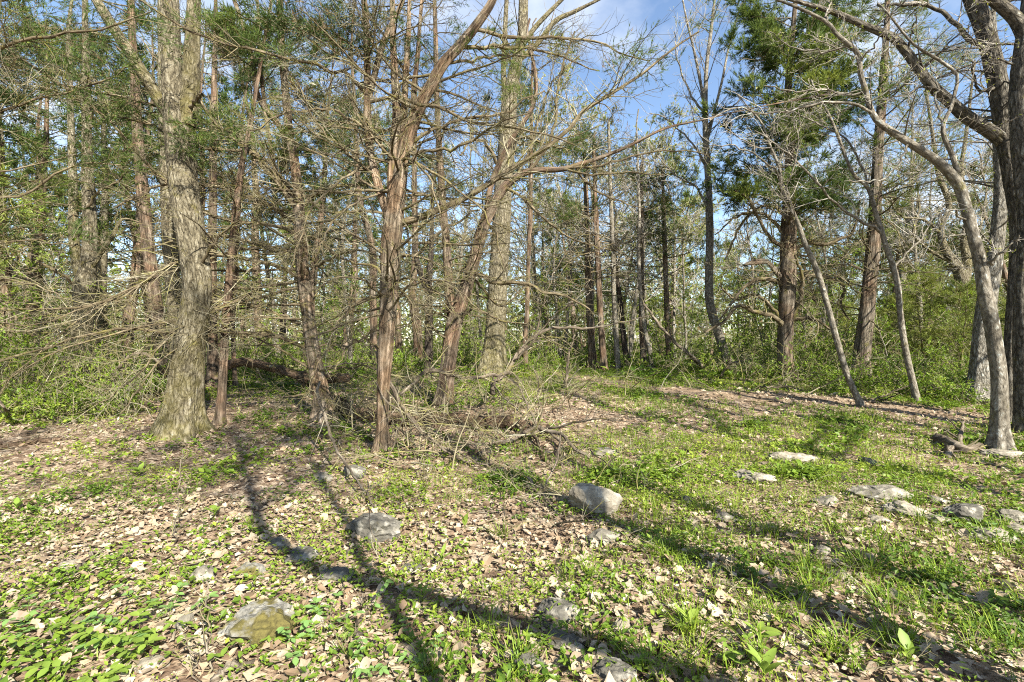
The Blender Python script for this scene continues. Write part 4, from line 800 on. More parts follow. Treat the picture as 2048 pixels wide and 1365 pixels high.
def wood():
    rg = np.random.default_rng(99); used = [(-1.5, 13), (3, 15)]
    def put(kind, v, x, y, s):
        used.append((x, y)); nm, look = LOOK[kind][v]; lab = f'{look}, {dist(y)}, {sector(x, y)}'
        place(kind, v, nm, lab, 'tree', x, y, s, rg.uniform(0, 6.28), lab[:1].upper()+lab[1:])
    # the denser green stand on the left
    for px, d, v, s in ((20, 12.5, 1, 1.0), (90, 15, 0, 1.1), (-60, 10.5, 2, 1.0), (250, 14, 3, .95), (60, 19, 3, 1.0), (200, 18, 1, 1.1), (310, 19, 0, 1.15), (400, 17, 3, 1.0), (520, 18, 1, 1.1), (620, 17, 3, .95), (690, 20, 0, 1.2), (560, 23, 2, 1.2),
                        (-150, 14, 0, 1), (800, 24, 1, 1.1), (1150, 24, 2, 1.1), (1100, 28, 0, 1.0), (1320, 27, 2, 1.15), (1345, 31, 1, .9), (1240, 33, 2, 1.2), (1420, 30, 2, .95), (1650, 22, 2, .9), (1780, 20, 4, 1.1), (1860, 24, 2, 1.0), (1940, 20, 4, 1.0), (2050, 18, 2, 1.0), (1600, 30, 0, .9), (1500, 33, 4, 1.2)):
        put('cedar', v, (px-1024)/F*d, d, s)
    for px, d, v, s in ((560, 20, 0, 1), (700, 16.5, 1, 1), (960, 19, 1, .9), (1090, 20, 3, 1), (1130, 18.5, 1, .9), (1370, 21, 3, 1), (1640, 19, 1, .85), (1830, 18, 0, .8), (1900, 22, 2, .8), (2000, 24, 0, .9), (1700, 26, 2, .8), (1480, 26, 1, .8), (900, 27, 2, 1), (1180, 19, 1, 1.05), (1228, 22, 1, 1.1), (1262, 20, 3, 1.25), (1300, 24, 1, 1.15), (1350, 21, 3, 1.3), (1120, 23, 1, 1.1), (1075, 18, 3, 1.2), (1500, 24, 1, 1), (330, 25, 0, 1), (120, 24, 2, 1)):
        put('bare', v, (px-1024)/F*d, d, s)
    n = 0
    for _ in range(6000):
        if n >= 165: break
        d = math.sqrt(rg.uniform(17**2, 62**2)); x = rg.uniform(-1.22, 1.22)*d
        if min((x-a)**2+(d-b)**2 for a, b in used) < (1.3+d*.02)**2: continue
        px = 1024+F*x/d
        if 1060 < px < 1560 and d < 24: continue
        u = rg.uniform()
        right = px > 1080
        if u < (.38 if right else .5): put('cedar', int(rg.choice([0, 1, 2, 3, 4], p=[.15, .15, .3, .1, .3] if right else [.22, .25, .2, .2, .13])), x, d, rg.uniform(.75, 1.05))
        elif u < .9: put('bare', int(rg.integers(0, 4)), x, d, rg.uniform(.75, 1.05)*(.85 if right else 1))
        else: put('oak', int(rg.integers(0, 2)), x, d, rg.uniform(.7, .95))
        n += 1
    for px, d, v, s in ((60, 11, 1, 1), (-40, 12, 1, 1.1), (20, 13, 0, 1.2), (520, 15, 0, 1), (690, 15.5, 0, 1), (750, 17, 2, 1), (920, 17, 2, 1), (1110, 17, 0, 1), (1160, 19, 1, .8), (1230, 19, 0, 1), (1320, 17, 2, 1), (1380, 18, 0, 1), (1480, 15.5, 0, 1), (1530, 14.5, 2, 1.1), (1620, 14, 0, 1.1), (1660, 15, 1, .9), (1830, 16, 0, 1), (1900, 14, 2, 1.1), (1780, 12.5, 2, .9)):
        put('leafy', v, (px-1024)/F*d, d, s)
    for _ in range(46):
        d = math.sqrt(rg.uniform(16**2, 44**2)); put('leafy', int(rg.integers(0, 3)), rg.uniform(-1.1, 1.1)*d, d, rg.uniform(.9, 1.5))
    # understorey shrubs
    def shrub(v, x, y, s, look=None):
        j = v[0] == 'juniper'
        look = look or ('feathery juniper bush' if j else ['bright green honeysuckle bush', 'low spreading green honeysuckle', 'tall loose honeysuckle bush', 'low patch of leafy green weeds'][v[1]])
        lab = f'{look}, {dist(y)}, {sector(x, y)}'
        place(v[0], v[1], 'juniper_bush' if j else ('weed_patch' if v[1] == 3 else 'honeysuckle_bush'), lab, 'bush', x, y, s, rg.uniform(0, 6.28), lab)
    for px, d, v, s in ((30, 9.5, 0, 1.1), (110, 9.2, 1, 1.1), (190, 9.0, 1, 1.0), (250, 9.6, 0, .9), (300, 10.2, 1, 1.0), (60, 8.6, 1, 1.1), (-30, 8.8, 0, 1.2), (-120, 9.4, 0, 1.2), (20, 11, 2, 1.25), (75, 11.5, 2, 1.2), (-50, 10.5, 2, 1.3), (150, 10.4, 0, 1.0), (240, 11.5, 0, 1.1), (310, 12.5, 2, .8), (380, 12, 0, .8), (130, 8.3, 3, 1.0), (220, 8.4, 3, 1.1), (10, 8.0, 3, 1.1), (460, 11.5, 1, .8), (530, 12.5, 0, .9), (580, 13.5, 0, .9), (690, 13, 1, 1.0), (740, 13, 0, .8), (820, 14, 1, 1.1), (930, 14.5, 0, .9), (1040, 14, 1, 1.0),
                        (1080, 15, 0, .8), (1120, 15.5, 1, 1.0), (1180, 15.5, 3, 1.2), (1240, 15.5, 1, .9), (1290, 14.5, 3, 1.2), (1350, 14.5, 1, 1.0), (1400, 13.5, 3, 1.3), (1440, 14, 0, .9), (1500, 13.2, 1, 1.1), (1540, 12.2, 3, 1.2), (1600, 12.2, 0, .9), (1640, 12.4, 2, 1.0), (1610, 13.5, 2, 1.15), (1660, 11.4, 1, .9), (1690, 10.6, 1, .9), (1740, 11, 0, .8), (1770, 10.2, 1, .9), (1800, 10.6, 0, .9), (1860, 10, 1, .9), (1900, 9.6, 1, .9), (1930, 10.5, 0, .8), (1880, 11.5, 0, 1.0), (1990, 10.2, 1, 1), (2060, 10, 0, 1.0), (2120, 9.4, 1, 1.0), (1500, 15.5, 0, 1.0), (1370, 17, 2, .9), (1220, 18, 0, 1.1), (1000, 17, 2, .9)):
        shrub(('shrub', v), (px-1024)/F*d, d, s)
    for px, d, v, s in ((1850, 13.5, 0, 1.25), (1795, 14.5, 0, 1.0), (1920, 12.6, 0, 1.1), (1760, 16, 1, 1.3), (1690, 17, 0, 1), (2050, 13, 0, 1.1), (1960, 15, 0, 1.2)):
        shrub(('juniper', v), (px-1024)/F*d, d, s)
    for _ in range(70):
        d = math.sqrt(rg.uniform(13.5**2, 34**2)); x = rg.uniform(-1.15, 1.15)*d
        shrub(('shrub', int(rg.choice([0, 1, 2]))), x, d, rg.uniform(.8, 1.3))
wood()

# the wood beyond, too far to tell its trees apart: one mass of trunks, twigs and leaf
def distant():
    rg = np.random.default_rng(5); mb = MB(); n = 430
    d = np.sqrt(rg.uniform(56**2, 115**2, n)); x = rg.uniform(-1.3, 1.3, n)*d; z = zg(x, d)
    H = rg.uniform(7, 13, n); S0 = np.stack([x, d, z-.2], 1)
    P, R = grow(S0, np.stack([rg.normal(0, .06, n), rg.normal(0, .06, n), np.ones(n)], 1), H, rg.uniform(.07, .2, n), .02, 5, .05, .02, rg); tubes(mb, P, R, 4, rng=rg)
    P1, R1, i1 = kids(P, R, np.arange(n), 10, .2, 1, .33, (.4, 1.2), 4, .16, .04, .4, .016, 0, 4, rg); tubes(mb, P1, R1, 3, rng=rg)
    P2, R2, i2 = kids(P1, R1, i1, 3, .2, 1, .6, (.4, 1.1), 3, .16, .04, .6, .012, 0, 2, rg)
    ev = rg.uniform(0, 1, n) < .6
    k = np.where(ev[i2])[0]; k = np.repeat(k, 2); p, T, r = sample(P2, R2, k, rg.uniform(.2, 1, len(k)))
    blades(mb, p, T+rg.normal(0, .5, T.shape), .8, 2, .2, .5, rg.uniform(.2, .9, len(p)), 1, rg)
    m = 42000; dd = np.sqrt(rg.uniform(36**2, 115**2, m)); xx = rg.uniform(-1.3, 1.3, m)*dd; p = np.stack([xx, dd, zg(xx, dd)+rg.uniform(.05, 1, m)**1.5*9], 1)
    leafd(mb, p, rg.normal(0, 1, (m, 3)), rg.normal(0, 1, (m, 3))+[0, 0, 1], rg.uniform(.35, .9, m), rg.uniform(.2, .5, m), rg.uniform(0, 1, m), mi=1)
    tag(mb.build('distant_woods', [M['twig_grey'], M['cedar_light'], M['shrub']], smooth=False), 'grey and green mass of the far wood behind all the trees', 'woods', kind='stuff')
distant()

# trees that stand behind the photographer and throw the long shadows over the foreground
def back_tree(pts, H, r, seed, nl, label, fol=0, low=.45):
    rg = np.random.default_rng(seed); x, y = pts[0][:2]; g = float(zg(x, y)); root = thing('bare_tree' if not fol else 'cedar_tree', label, 'tree', (x, y, g))
    A = [[x, y, g-.2]] + [[a, b, g+c] for a, b, c in pts[1:]]
    if A[-1][2] < g+H: l = (np.array(A[-1])-np.array(A[-2])) if len(A) > 2 else np.array([0, 0, 1.]); l = l/np.linalg.norm(l); A.append(list(np.array(A[-1])+(l*.4+np.array([0, 0, .6]))*(g+H-A[-1][2])))
    P = catmull(A, 40); P[2:-1] += rg.normal(0, .012, (37, 3)); s = np.linspace(0, 1, 40); R = r*(1-s)**.8+.015; P = P[None]; R = R[None]
    t = MB(); tubes(t, P, R, 14, rnd=.4, disp=.1, rng=rg, flare=.4); part(t, 'trunk', M['smooth' if not fol else 'cedar'], root)
    n = nl; f = rg.uniform(low, .97, n); k = np.clip((f*39), 0, 38).astype(int); a = rg.uniform(0, 6.28, n); el = rg.uniform(.2, 1.0, n)
    P1, R1 = grow(P[0, k], np.stack([np.cos(a)*np.cos(el), np.sin(a)*np.cos(el), np.sin(el)], 1), H*.25*(1.4-f), R[0, k]*.45, .006, 8, .13, .02, rg)
    c = MB(); tubes(c, P1, R1, 5, rng=rg); P2, R2, i2 = kids(P1, R1, np.arange(n), 6, .2, 1, .45, (.4, 1), 6, .15, .03, .6, .004, 0, 1.5, rg); tubes(c, P2, R2, 4, rng=rg)
    if fol:
        P3, R3, i3 = kids(P2, R2, i2, 3, .2, 1, .5, (.4, 1), 4, .15, .03, .6, .003, 0, .6, rg); tubes(c, P3, R3, 3, rng=rg)
        kk = np.repeat(np.arange(len(P3)), 2); p, T, rr = sample(P3, R3, kk, rg.uniform(.2, 1, len(kk))); blades(c, p, T+[0, 0, .3]+rg.normal(0, .35, T.shape), .22, 6, .02, .4, rg.uniform(.2, .8, len(p)), 1, rg)
    part(c, 'crown', [M['twig_grey'], M['cedar_leaf']], root, smooth=False)
back_tree([(3.75, -.6)], 13, .105, 61, 14, 'slim bare tree behind the camera at right throwing the shadow past the big stone')
back_tree([(3.5, -.3), (2.65, -.79, 2.5), (1.82, -1.58, 4), (1.87, -2.0, 4.6), (1.75, -2.15, 5.2), (2.14, -2.75, 6.5), (2.23, -2.93, 8)], 11, .072, 62, 24, 'crooked tree behind the camera throwing the bent shadow across the foreground', 1, .5)
back_tree([(1.9, -1.5), (1.95, -1.55, 3), (2.2, -1.6, 6)], 9, .05, 69, 14, 'tree close behind the camera throwing the short shadow at the centre', 1, .6)
back_tree([(8.3, -.9)], 14, .13, 63, 22, 'bare tree behind the camera at far right shading the grass by the dark oaks')
back_tree([(10.5, 1.5)], 14, .14, 65, 24, 'bare tree outside the frame at right shading the grassy bank')
back_tree([(9.2, .6), (9.0, .8, 3)], 12, .09, 70, 20, 'second bare tree outside the frame at right shading the grassy bank')
back_tree([(12.5, 4.0)], 13, .12, 66, 24, 'bare tree outside the frame at right shading the dirt path')
back_tree([(6.6, -3.5)], 13, .09, 67, 16, 'bare tree far behind the camera at right')
back_tree([(-1.5, -4.5)], 13, .11, 68, 22, 'cedar far behind the camera at left', 1)
# ------------------------------------------------------------------ rocks
def rock_mesh(seed, sx, sy, sz, mat, planes=16, rough=.06, sub=4):
    import bmesh
    rg = np.random.default_rng(seed); bm = bmesh.new(); bmesh.ops.create_icosphere(bm, subdivisions=sub, radius=1.0)
    V = np.array([v.co[:] for v in bm.verts]); Fc = np.array([[v.index for v in f.verts] for f in bm.faces]); bm.free()
    Nn = unit(rg.normal(0, 1, (planes, 3))); h = rg.uniform(.62, 1.0, planes)
    dt = V @ Nn.T; r = np.min(np.where(dt > .05, h/np.maximum(dt, .05), 9), 1); r = np.minimum(r, 1.15)
    P = V*r[:, None]; s0 = seed*1.3
    s = seed*3.7; P[:, 2] = .55*P[:, 2] + .45*np.round(P[:, 2]*5+.6*noise3(V[:, 0]*2+s0, V[:, 1]*2, s0))/5; P = P*(1 + rough*(noise3(V[:, 0]*2.3+s, V[:, 1]*2.3, V[:, 2]*2.3) + .6*noise3(V[:, 0]*6+s, V[:, 1]*6, V[:, 2]*6) + .6*noise3(V[:, 0]*14+s, V[:, 1]*14, V[:, 2]*14)))[:, None]
    mb = MB(); mb.add(P*np.array([sx, sy, sz]), None, Fc); return mb
def rock(px, py, w, h, mat, label, seed, dep=.8, sink=.5, tilt=(0, 0), rz=None, planes=24, rough=.13, group=None):
    g = ground_px(px, py); d = g[1]; sx = w*d/F/2*1.08; sz = h*d/F/2*.92
    mb = rock_mesh(seed, sx, sx*dep, sz/(1-sink*.5), mat, planes, rough, 4 if w > 60 else 3)
    o = mb.build('rock', M[mat], None, (0, 0, 0), smooth=False); o.location = (g[0], g[1]+sx*dep*.6, g[2]+sz*((.95 if px > 1000 and py < 1120 else .74)-sink)); o.rotation_euler = (tilt[0], tilt[1], random.uniform(-.3, .3) if rz is None else rz)
    tag(o, label, 'rock', group); return o
rock(1187, 1030, 106, 62, 'rock_tan', 'big pale grey stone with a smooth round face right of the brush pile', 1, .6, .2, (-.35, .12), .1, 9, .035)
rock(500, 1290, 140, 95, 'rock_moss', 'white boulder with brown moss across its top, low at left', 2, .9, .3, (0, .1), .3, 22, .17)
rock(745, 1085, 125, 62, 'rock_dark', 'wide pitted grey rock streaked with twig shadows', 3, .7, .3)
rock(668, 1172, 70, 45, 'rock_dark', 'dark grey rock in shade just above the blue green plant', 4, .8, .25)
rock(590, 1130, 62, 34, 'rock_dark', 'grey rock half buried along the shadow of the left tree', 5, .8, .35)
rock(555, 1098, 48, 26, 'rock_dark', 'small shaded rock at the upper end of the half buried row', 55, .8, .35)
rock(492, 1160, 58, 40, 'rock_moss', 'white knobbly rock above the mossy white boulder', 6, .8, .3)
rock(395, 1165, 50, 34, 'rock', 'pale rock among leaves left of the white knobbly rock', 7, .8, .35)
rock(705, 955, 60, 34, 'rock_dark', 'grey rock under the lichen covered bough', 8, .8, .35)
rock(640, 965, 44, 22, 'rock', 'small grey rock left of the lichen covered bough', 9, .8, .4)
rock(1520, 968, 68, 26, 'rock_tan', 'flat tan slab below the shaded grass at right', 10, .9, .4)
rock(1598, 930, 90, 26, 'rock_tan', 'long flat slab in the grass near the path', 11, .8, .5)
rock(1740, 935, 36, 24, 'rock_dark', 'small dark knob of rock in shaded grass', 12, .8, .3)
rock(1785, 1003, 110, 34, 'rock', 'broken ledge of limestone, upper one on the right bank', 13, .6, .3, (0, .05), -.1, 18, .1)
rock(1830, 1038, 96, 34, 'rock_tan', 'sloping cream limestone slab under the broken ledge', 14, .7, .35, (0, .15), -.2)
rock(1885, 1052, 60, 22, 'rock_tan', 'thin cream slab running down from the sloping one', 15, .6, .35, (0, .2), -.4)
rock(1950, 1046, 78, 44, 'rock_dark', 'jagged dark grey limestone block on the right bank', 16, .8, .2, (0, 0), .2, 18, .1)
rock(1882, 1012, 44, 20, 'rock', 'rounded pale stone left of the jagged dark block', 17, .8, .35)
rock(2035, 1052, 64, 34, 'rock', 'upper pale ledge at the right edge of the frame', 18, .7, .3, (0, .1), -.2)
rock(2050, 1072, 60, 24, 'rock_tan', 'second pale ledge at the right edge just under the upper one', 19, .7, .3)
rock(2010, 1092, 96, 30, 'rock_tan', 'wide cream limestone ledge lowest at the right edge', 20, .7, .35, (0, .1), -.15)
rock(1660, 1012, 48, 16, 'rock', 'flat tan stone between grass tufts on the bank', 21, .9, .5)
rock(1768, 1052, 52, 20, 'rock_tan', 'flat brownish slab below the sloping cream one', 22, .9, .5)
rock(1450, 1045, 40, 18, 'rock', 'small buff stone beside the tufts right of the big stone', 23, .8, .4)
rock(1375, 1012, 18, 22, 'rock_dark', 'small upright grey stone right of the big stone', 24, .8, .2)
rock(1690, 1165, 60, 24, 'rock_tan', 'tan flat stone amid grass at lower right', 25, .9, .4)
rock(1710, 1310, 62, 24, 'rock', 'grey stone in leaf litter near the bottom right', 26, .8, .4)
rock(1215, 912, 56, 14, 'rock', 'thin flat stone behind the big stone', 27, .9, .5)
rock(1120, 1248, 110, 44, 'rock_dark', 'half buried grey rock at the end of the shaded leaves, low centre', 28, .8, .45)
rock(1244, 1270, 48, 44, 'rock_tan', 'small tilted wedge of tan stone at low centre', 29, .5, .25, (0, .6), .3)
rock(1135, 1305, 76, 34, 'rock_dark', 'dark weathered rock behind the bending grass clump', 30, .8, .35)
rock(1060, 1345, 60, 40, 'rock_dark', 'speckled grey rock at the bottom centre', 31, .8, .3)
rock(1235, 1375, 95, 36, 'rock_dark', 'flat grey rock on the bottom edge of the frame', 32, .8, .4)
rock(822, 1148, 42, 24, 'rock_dark', 'little grey stone among shaded brown leaves at centre', 33, .8, .35)
rock(300, 1345, 58, 26, 'rock_tan', 'flat beige stone under the plants at bottom left', 34, .9, .45)
rock(130, 1140, 50, 22, 'rock_tan', 'flat tan stone at the left beside the dark stick', 35, .9, .5)
rock(365, 1265, 38, 40, 'rock', 'small upright stone left of the mossy white boulder', 36, .7, .25)
rock(2020, 918, 74, 16, 'rock_tan', 'flat cream stone at the foot of the right edge oak', 37, .8, .4)
rock(1650, 1112, 34, 20, 'rock', 'white speckled pebble stone in grass on the right bank', 38, .8, .3)
rock(1210, 1090, 60, 30, 'rock', 'pale stone buried in leaves below the big stone', 39, .8, .5)

# ------------------------------------------------------------------ fallen logs and dead boughs
def poly_px(pts, r0, r1, n=22, jit=.01):
    """A bough through (px, py, depth or None = lying on the ground, lift) points."""
    A = []
    for p in pts:
        if len(p) == 2 or p[2] is None:
            g = ground_px(p[0], p[1]); A.append(g + [0, 0, (p[3] if len(p) > 3 else .03)])
        else: A.append(at(p[0], p[1], p[2]))
    Q = catmull(A, n); Q[1:-1] += RNG.normal(0, jit, (n-2, 3)); s = np.linspace(0, 1, n)
    return Q, r0*(1-s)+r1*s
def bough(name, label, cat, pts, r0, r1, mat='dead', S=10, tw=0, tw2=4, l2=.35, group=None, n=22, subs=(), lmax=.6, disp=.18, cap=True, tmat='twig', jit=.01):
    P, R = poly_px(pts, r0, r1, n, jit); root = thing(name, label, cat, P[0], group)
    mb = MB(); tubes(mb, P, R, S, rnd=RNG.uniform(), disp=disp, ridge=.08, cap=cap); part(mb, 'stem', M[mat], root)
    for sp, a, b in subs:
        P_, R_ = poly_px(sp, a, b, 14, jit); mb = MB(); tubes(mb, P_, R_, 8, rnd=RNG.uniform(), disp=disp, cap=True); 
        k2 = kids(P_[None], R_[None], np.array([0]), 6, .2, 1, .35, (.4, 1.1), 6, .16, 0, .5, .002, .2, .5); tubes(mb, k2[0], k2[1], 4)
        k3 = kids(*k2, 4, .2, 1, .5, (.4, 1.1), 5, .16, 0, .6, .0015, .2, .3); tubes(mb, k3[0], k3[1], 3)
        part(mb, 'branch', M[mat], root)
    if tw:
        k2 = kids(P[None], R[None], np.array([0]), tw, .1, 1, l2, (.5, 1.2), 7, .15, .01, .45, .002, 0, lmax); k3 = kids(*k2, tw2, .15, 1, .5, (.4, 1.1), 5, .17, 0, .6, .0014, 0, lmax*.5)
        k2[0][..., 2] = np.maximum(k2[0][..., 2], zg(k2[0][..., 0], k2[0][..., 1])+.005); k3[0][..., 2] = np.maximum(k3[0][..., 2], zg(k3[0][..., 0], k3[0][..., 1])+.005)
        o3 = np.repeat(np.arange(tw), tw2)
        for i in range(tw):
            mb = MB(); tubes(mb, k2[0][i:i+1], k2[1][i:i+1], 4); tubes(mb, k3[0][o3 == i], k3[1][o3 == i], 3); part(mb, 'twig', M[tmat], root)
    return root
bough('fallen_log', 'rotting mossy log lying across behind the central cedar foot', 'log', [(665, 826, None, .12), (720, 842, None, .12), (800, 852, None, .11), (880, 852, None, .11), (960, 856, None, .11), (1030, 862, None, .10), (1095, 872, None, .09)], .115, .07, 'log', 18, 14, 4, .2, n=40, disp=.3, jit=.015,
      subs=[([(1060, 865, None, .1), (1080, 905, None, .05), (1095, 935, None, 0)], .03, .02), ([(720, 842, None, .12), (680, 820, None, .2), (650, 832, None, .05)], .04, .02)])
bough('fallen_branch', 'thick crooked dead bough end sticking out of the mossy log toward the big stone', 'branch', [(960, 915, None, .03), (1000, 895, 6.6), (1030, 872, 6.8), (1075, 858, 7.0), (1120, 868, 6.6), (1150, 895, 6.2), (1200, 935, 5.9), (1240, 985, 5.2)], .045, .012, 'dead', 10, 18, 5, .35, lmax=.7,
      subs=[([(1075, 860, 7.0), (1040, 780, 7.2), (1020, 755, 7.4)], .016, .008), ([(1080, 862, 7.0), (1130, 850, 6.7), (1200, 838, 6.3), (1280, 850, 6.0)], .02, .004), ([(1100, 866, 6.8), (1125, 900, 6.2), (1110, 950, 5.6), (1080, 1010, None, .02)], .016, .006), ([(1078, 862, 7.0), (1000, 885, 6.4), (930, 890, 6.2), (850, 920, 6.0)], .02, .006)])
bough('fallen_branch', 'grey dead bough arching up over the path side in front of the pale oak', 'branch', [(985, 790, 8.6), (990, 765, 8.7), (1010, 750, 8.8), (1024, 725, 8.9), (1040, 700, 9.0), (1068, 672, 9.1), (1105, 657, 9.2), (1140, 655, 9.2), (1185, 656, 9.2), (1250, 645, 9.3), (1310, 628, 9.4)], .045, .006, 'dead', 10, 26, 5, .3, lmax=1.0,
      subs=[([(1024, 725, 8.9), (1060, 690, 8.7), (1100, 640, 8.5), (1150, 600, 8.3), (1180, 560, 8.2)], .018, .004), ([(1068, 672, 9.1), (1090, 600, 9.0), (1110, 540, 9.0), (1150, 480, 9)], .014, .004)])
bough('fallen_branch', 'pale dead bough lying level in front of the pale oak and joining the arching one', 'branch', [(800, 790, 7.6), (830, 765, 7.7), (856, 741, 7.8), (900, 750, 8.0), (945, 756, 8.1), (985, 752, 8.3), (1022, 747, 8.6)], .03, .028, 'dead', 10, 18, 5, .4, lmax=.8, subs=[([(985, 755, 8.3), (1000, 790, 8.0), (1030, 815, 7.6), (1070, 855, 7.2)], .018, .01), ([(1005, 750, 8.4), (1040, 775, 8.1), (1060, 800, 8.0)], .01, .004)])
bough('fallen_branch', 'dead bough with yellow moss leaning from the central cedar down into the brush', 'branch', [(755, 702, 6.35), (764, 728, 6.35), (774, 750, 6.3), (790, 785, 6.25), (806, 815, 6.2), (830, 845, 6.1), (855, 875, 6.05), (900, 905, 6.0), (940, 925, 5.9)], .03, .018, 'dead', 10, 16, 5, .3, lmax=.6, subs=[([(760, 705, 6.35), (735, 680, 6.4), (715, 660, 6.4), (700, 640, 6.45)], .016, .005), ([(855, 870, 6.1), (890, 895, 6.0), (960, 925, 5.7), (1000, 945, 5.6)], .02, .008), ([(752, 765, 6.2), (775, 800, 6.1), (805, 832, 5.9), (795, 870, 5.8), (775, 920, 5.6), (768, 960, 5.4)], .012, .004)])
bough('fallen_branch', 'long lichen covered bough slanting from the tan cedar foot down to the shaded rock', 'branch', [(640, 765, 6.6), (636, 790, 6.4), (650, 830, 6.1), (656, 860, 5.9), (672, 900, 5.5), (690, 930, 5.2), (722, 968, 4.7), (745, 1010, 4.35), (775, 1050, 4.0)], .02, .008, 'dead', 8, 14, 4, .3, lmax=.6, subs=[([(650, 735, 6.8), (690, 728, 6.7), (740, 728, 6.5), (780, 745, 6.4)], .012, .005)])
bough('fallen_log', 'dark fallen trunk with a raised curved end, behind the shreddy tan cedar at left', 'log', [(452, 738, 10.2), (470, 726, 10.3), (510, 728, 10.5), (560, 740, 10.7), (600, 752, 10.8), (650, 758, 11), (700, 757, 11.2)], .09, .11, 'log', 14, 14, 4, .3, n=30, disp=.25, subs=[([(560, 742, 10.7), (600, 760, 10.5), (620, 775, None, .02)], .05, .03)])
bough('fallen_log', 'dark rotting log half sunk in the green weeds at far left', 'log', [(110, 808, None, .08), (150, 800, None, .08), (215, 800, None, .06)], .09, .06, 'log', 12, 10, 4, .3, disp=.3)
bough('fallen_branch', 'brown dead bough arching over the weeds between the two left oaks', 'branch', [(215, 780, 9.4), (238, 735, 9.5), (262, 712, 9.6), (285, 706, 9.6), (306, 716, 9.7), (322, 730, 9.8)], .035, .025, 'dead', 9, 10, 4, .4)
bough('fallen_log', 'thin rotten log on the leaves in the foreground at left edge', 'log', [(-20, 905, None, .03), (60, 890, None, .03), (125, 882, None, .03)], .045, .03, 'log', 10, 8, 3, .3)
bough('fallen_branch', 'pale sloping dead branch by the weeds at the left edge', 'branch', [(-15, 790, 7.6), (10, 815, 7.4), (27, 832, None, .02), (110, 830, None, .03)], .022, .012, 'dead', 8, 8, 4, .4)
bough('fallen_branch', 'dead leaning sapling propped in the weeds right of the white barked sapling', 'branch', [(1412, 745, None, .02), (1385, 715, 13.0), (1350, 685, 13), (1322, 655, 13), (1300, 625, 13), (1285, 605, 13)], .06, .03, 'dead', 9, 12, 4, .3)
bough('fallen_branch', 'pinkish broken stub of dead wood beside the propped sapling', 'branch', [(1412, 748, None, .02), (1395, 722, 12.8), (1378, 706, 12.7)], .05, .03, 'dead', 9, 4, 3, .3)
bough('fallen_branch', 'dead branch thick with tangled thin twigs by the bent foot grey tree', 'branch', [(1440, 760, None, .1), (1460, 728, 12), (1480, 722, 11.9), (1492, 716, 11.8)], .03, .012, 'dead', 8, 30, 6, .9, lmax=1.0)
bough('fallen_branch', 'dark charred stump end leaning by the white barked sapling', 'branch', [(1274, 755, None, .02), (1288, 742, 13.2), (1306, 735, 13.2)], .06, .04, 'dark', 9, 3, 3, .3)
bough('fallen_branch', 'dark dead bough poking up out of the weeds right of the leaning sapling', 'branch', [(1738, 806, None, .02), (1770, 790, 9.6), (1800, 778, 9.5), (1828, 769, 9.4)], .016, .01, 'dead', 8, 8, 4, .3)
bough('fallen_branch', 'second dark dead bough low in the weeds under the poking one', 'branch', [(1742, 808, None, .02), (1775, 797, 9.4), (1800, 788, 9.3)], .014, .008, 'dark', 8, 6, 3, .3)
bough('fallen_branch', 'grey stick lying in the weeds at the foot of the stout cedar', 'branch', [(1512, 777, None, .05), (1540, 783, None, .08), (1575, 782, None, .1), (1600, 785, None, .05)], .022, .014, 'dead', 8, 8, 3, .3)
bough('dead_sapling', 'short crooked dead stem standing at the edge of the green clearing', 'stem', [(1130, 782, None, -.05), (1134, 745, 11.4), (1140, 700, 11.4), (1150, 670, 11.4)], .05, .02, 'dead', 9, 12, 4, .5)
bough('tree_stump', 'gnarled grey stump with broken spikes in the grass before the dark oaks', 'stump', [(1872, 885, None, .06), (1900, 900, None, .09), (1925, 908, None, .06), (1960, 900, None, .04)], .06, .04, 'dead', 12, 8, 3, .3, disp=.4, subs=[([(1915, 905, None, .05), (1922, 885, None, .14), (1926, 868, None, .2)], .04, .01), ([(1900, 900, None, .05), (1895, 920, None, .02)], .05, .03)])
bough('fallen_branch', 'brown stick lying diagonally on the leaves below the brush pile', 'branch', [(985, 965, None, .04), (1060, 985, None, .05), (1100, 1015, None, .04), (1150, 1045, None, .03)], .016, .008, 'dead', 8, 10, 4, .3, lmax=.4)
bough('fallen_branch', 'forked dead stick standing in the leaves left of the big stone', 'branch', [(1100, 1020, None, .02), (1075, 985, 4.9), (1055, 955, 5.0)], .018, .014, 'dead', 8, 4, 3, .3, subs=[([(1072, 1000, None, .02), (1095, 960, 5.0), (1112, 920, 5.1), (1120, 870, 5.2)], .014, .008)])
bough('fallen_branch', 'dark stick pointing down left on the litter at left', 'branch', [(205, 1108, None, .02), (170, 1135, None, .03), (140, 1170, None, .02)], .014, .01, 'dead', 8, 3, 2, .2)
bough('fallen_branch', 'forked brown twig curling up beside the blue green plant', 'branch', [(725, 1325, None, .02), (718, 1270, None, .06), (740, 1220, 2.7), (752, 1200, 2.75)], .011, .005, 'dead', 8, 6, 3, .4, subs=[([(735, 1235, 2.7), (728, 1205, 2.7), (732, 1190, 2.7)], .005, .003)], lmax=.2)
bough('fallen_branch', 'brown weathered stick lying diagonally at the lower right', 'branch', [(1430, 1275, None, .015), (1470, 1300, None, .02), (1515, 1325, None, .015)], .012, .009, 'dead', 8, 0)
bough('fallen_branch', 'pale peeled stick on the litter at bottom right', 'branch', [(1540, 1128, None, .015), (1580, 1130, None, .02)], .012, .01, 'dead', 8, 0)
bough('fallen_branch', 'short reddish bark strip lying in leaves at the bottom right', 'branch', [(1625, 1295, None, .012), (1670, 1330, None, .015), (1700, 1350, None, .012)], .014, .01, 'cedar_red', 7, 0)
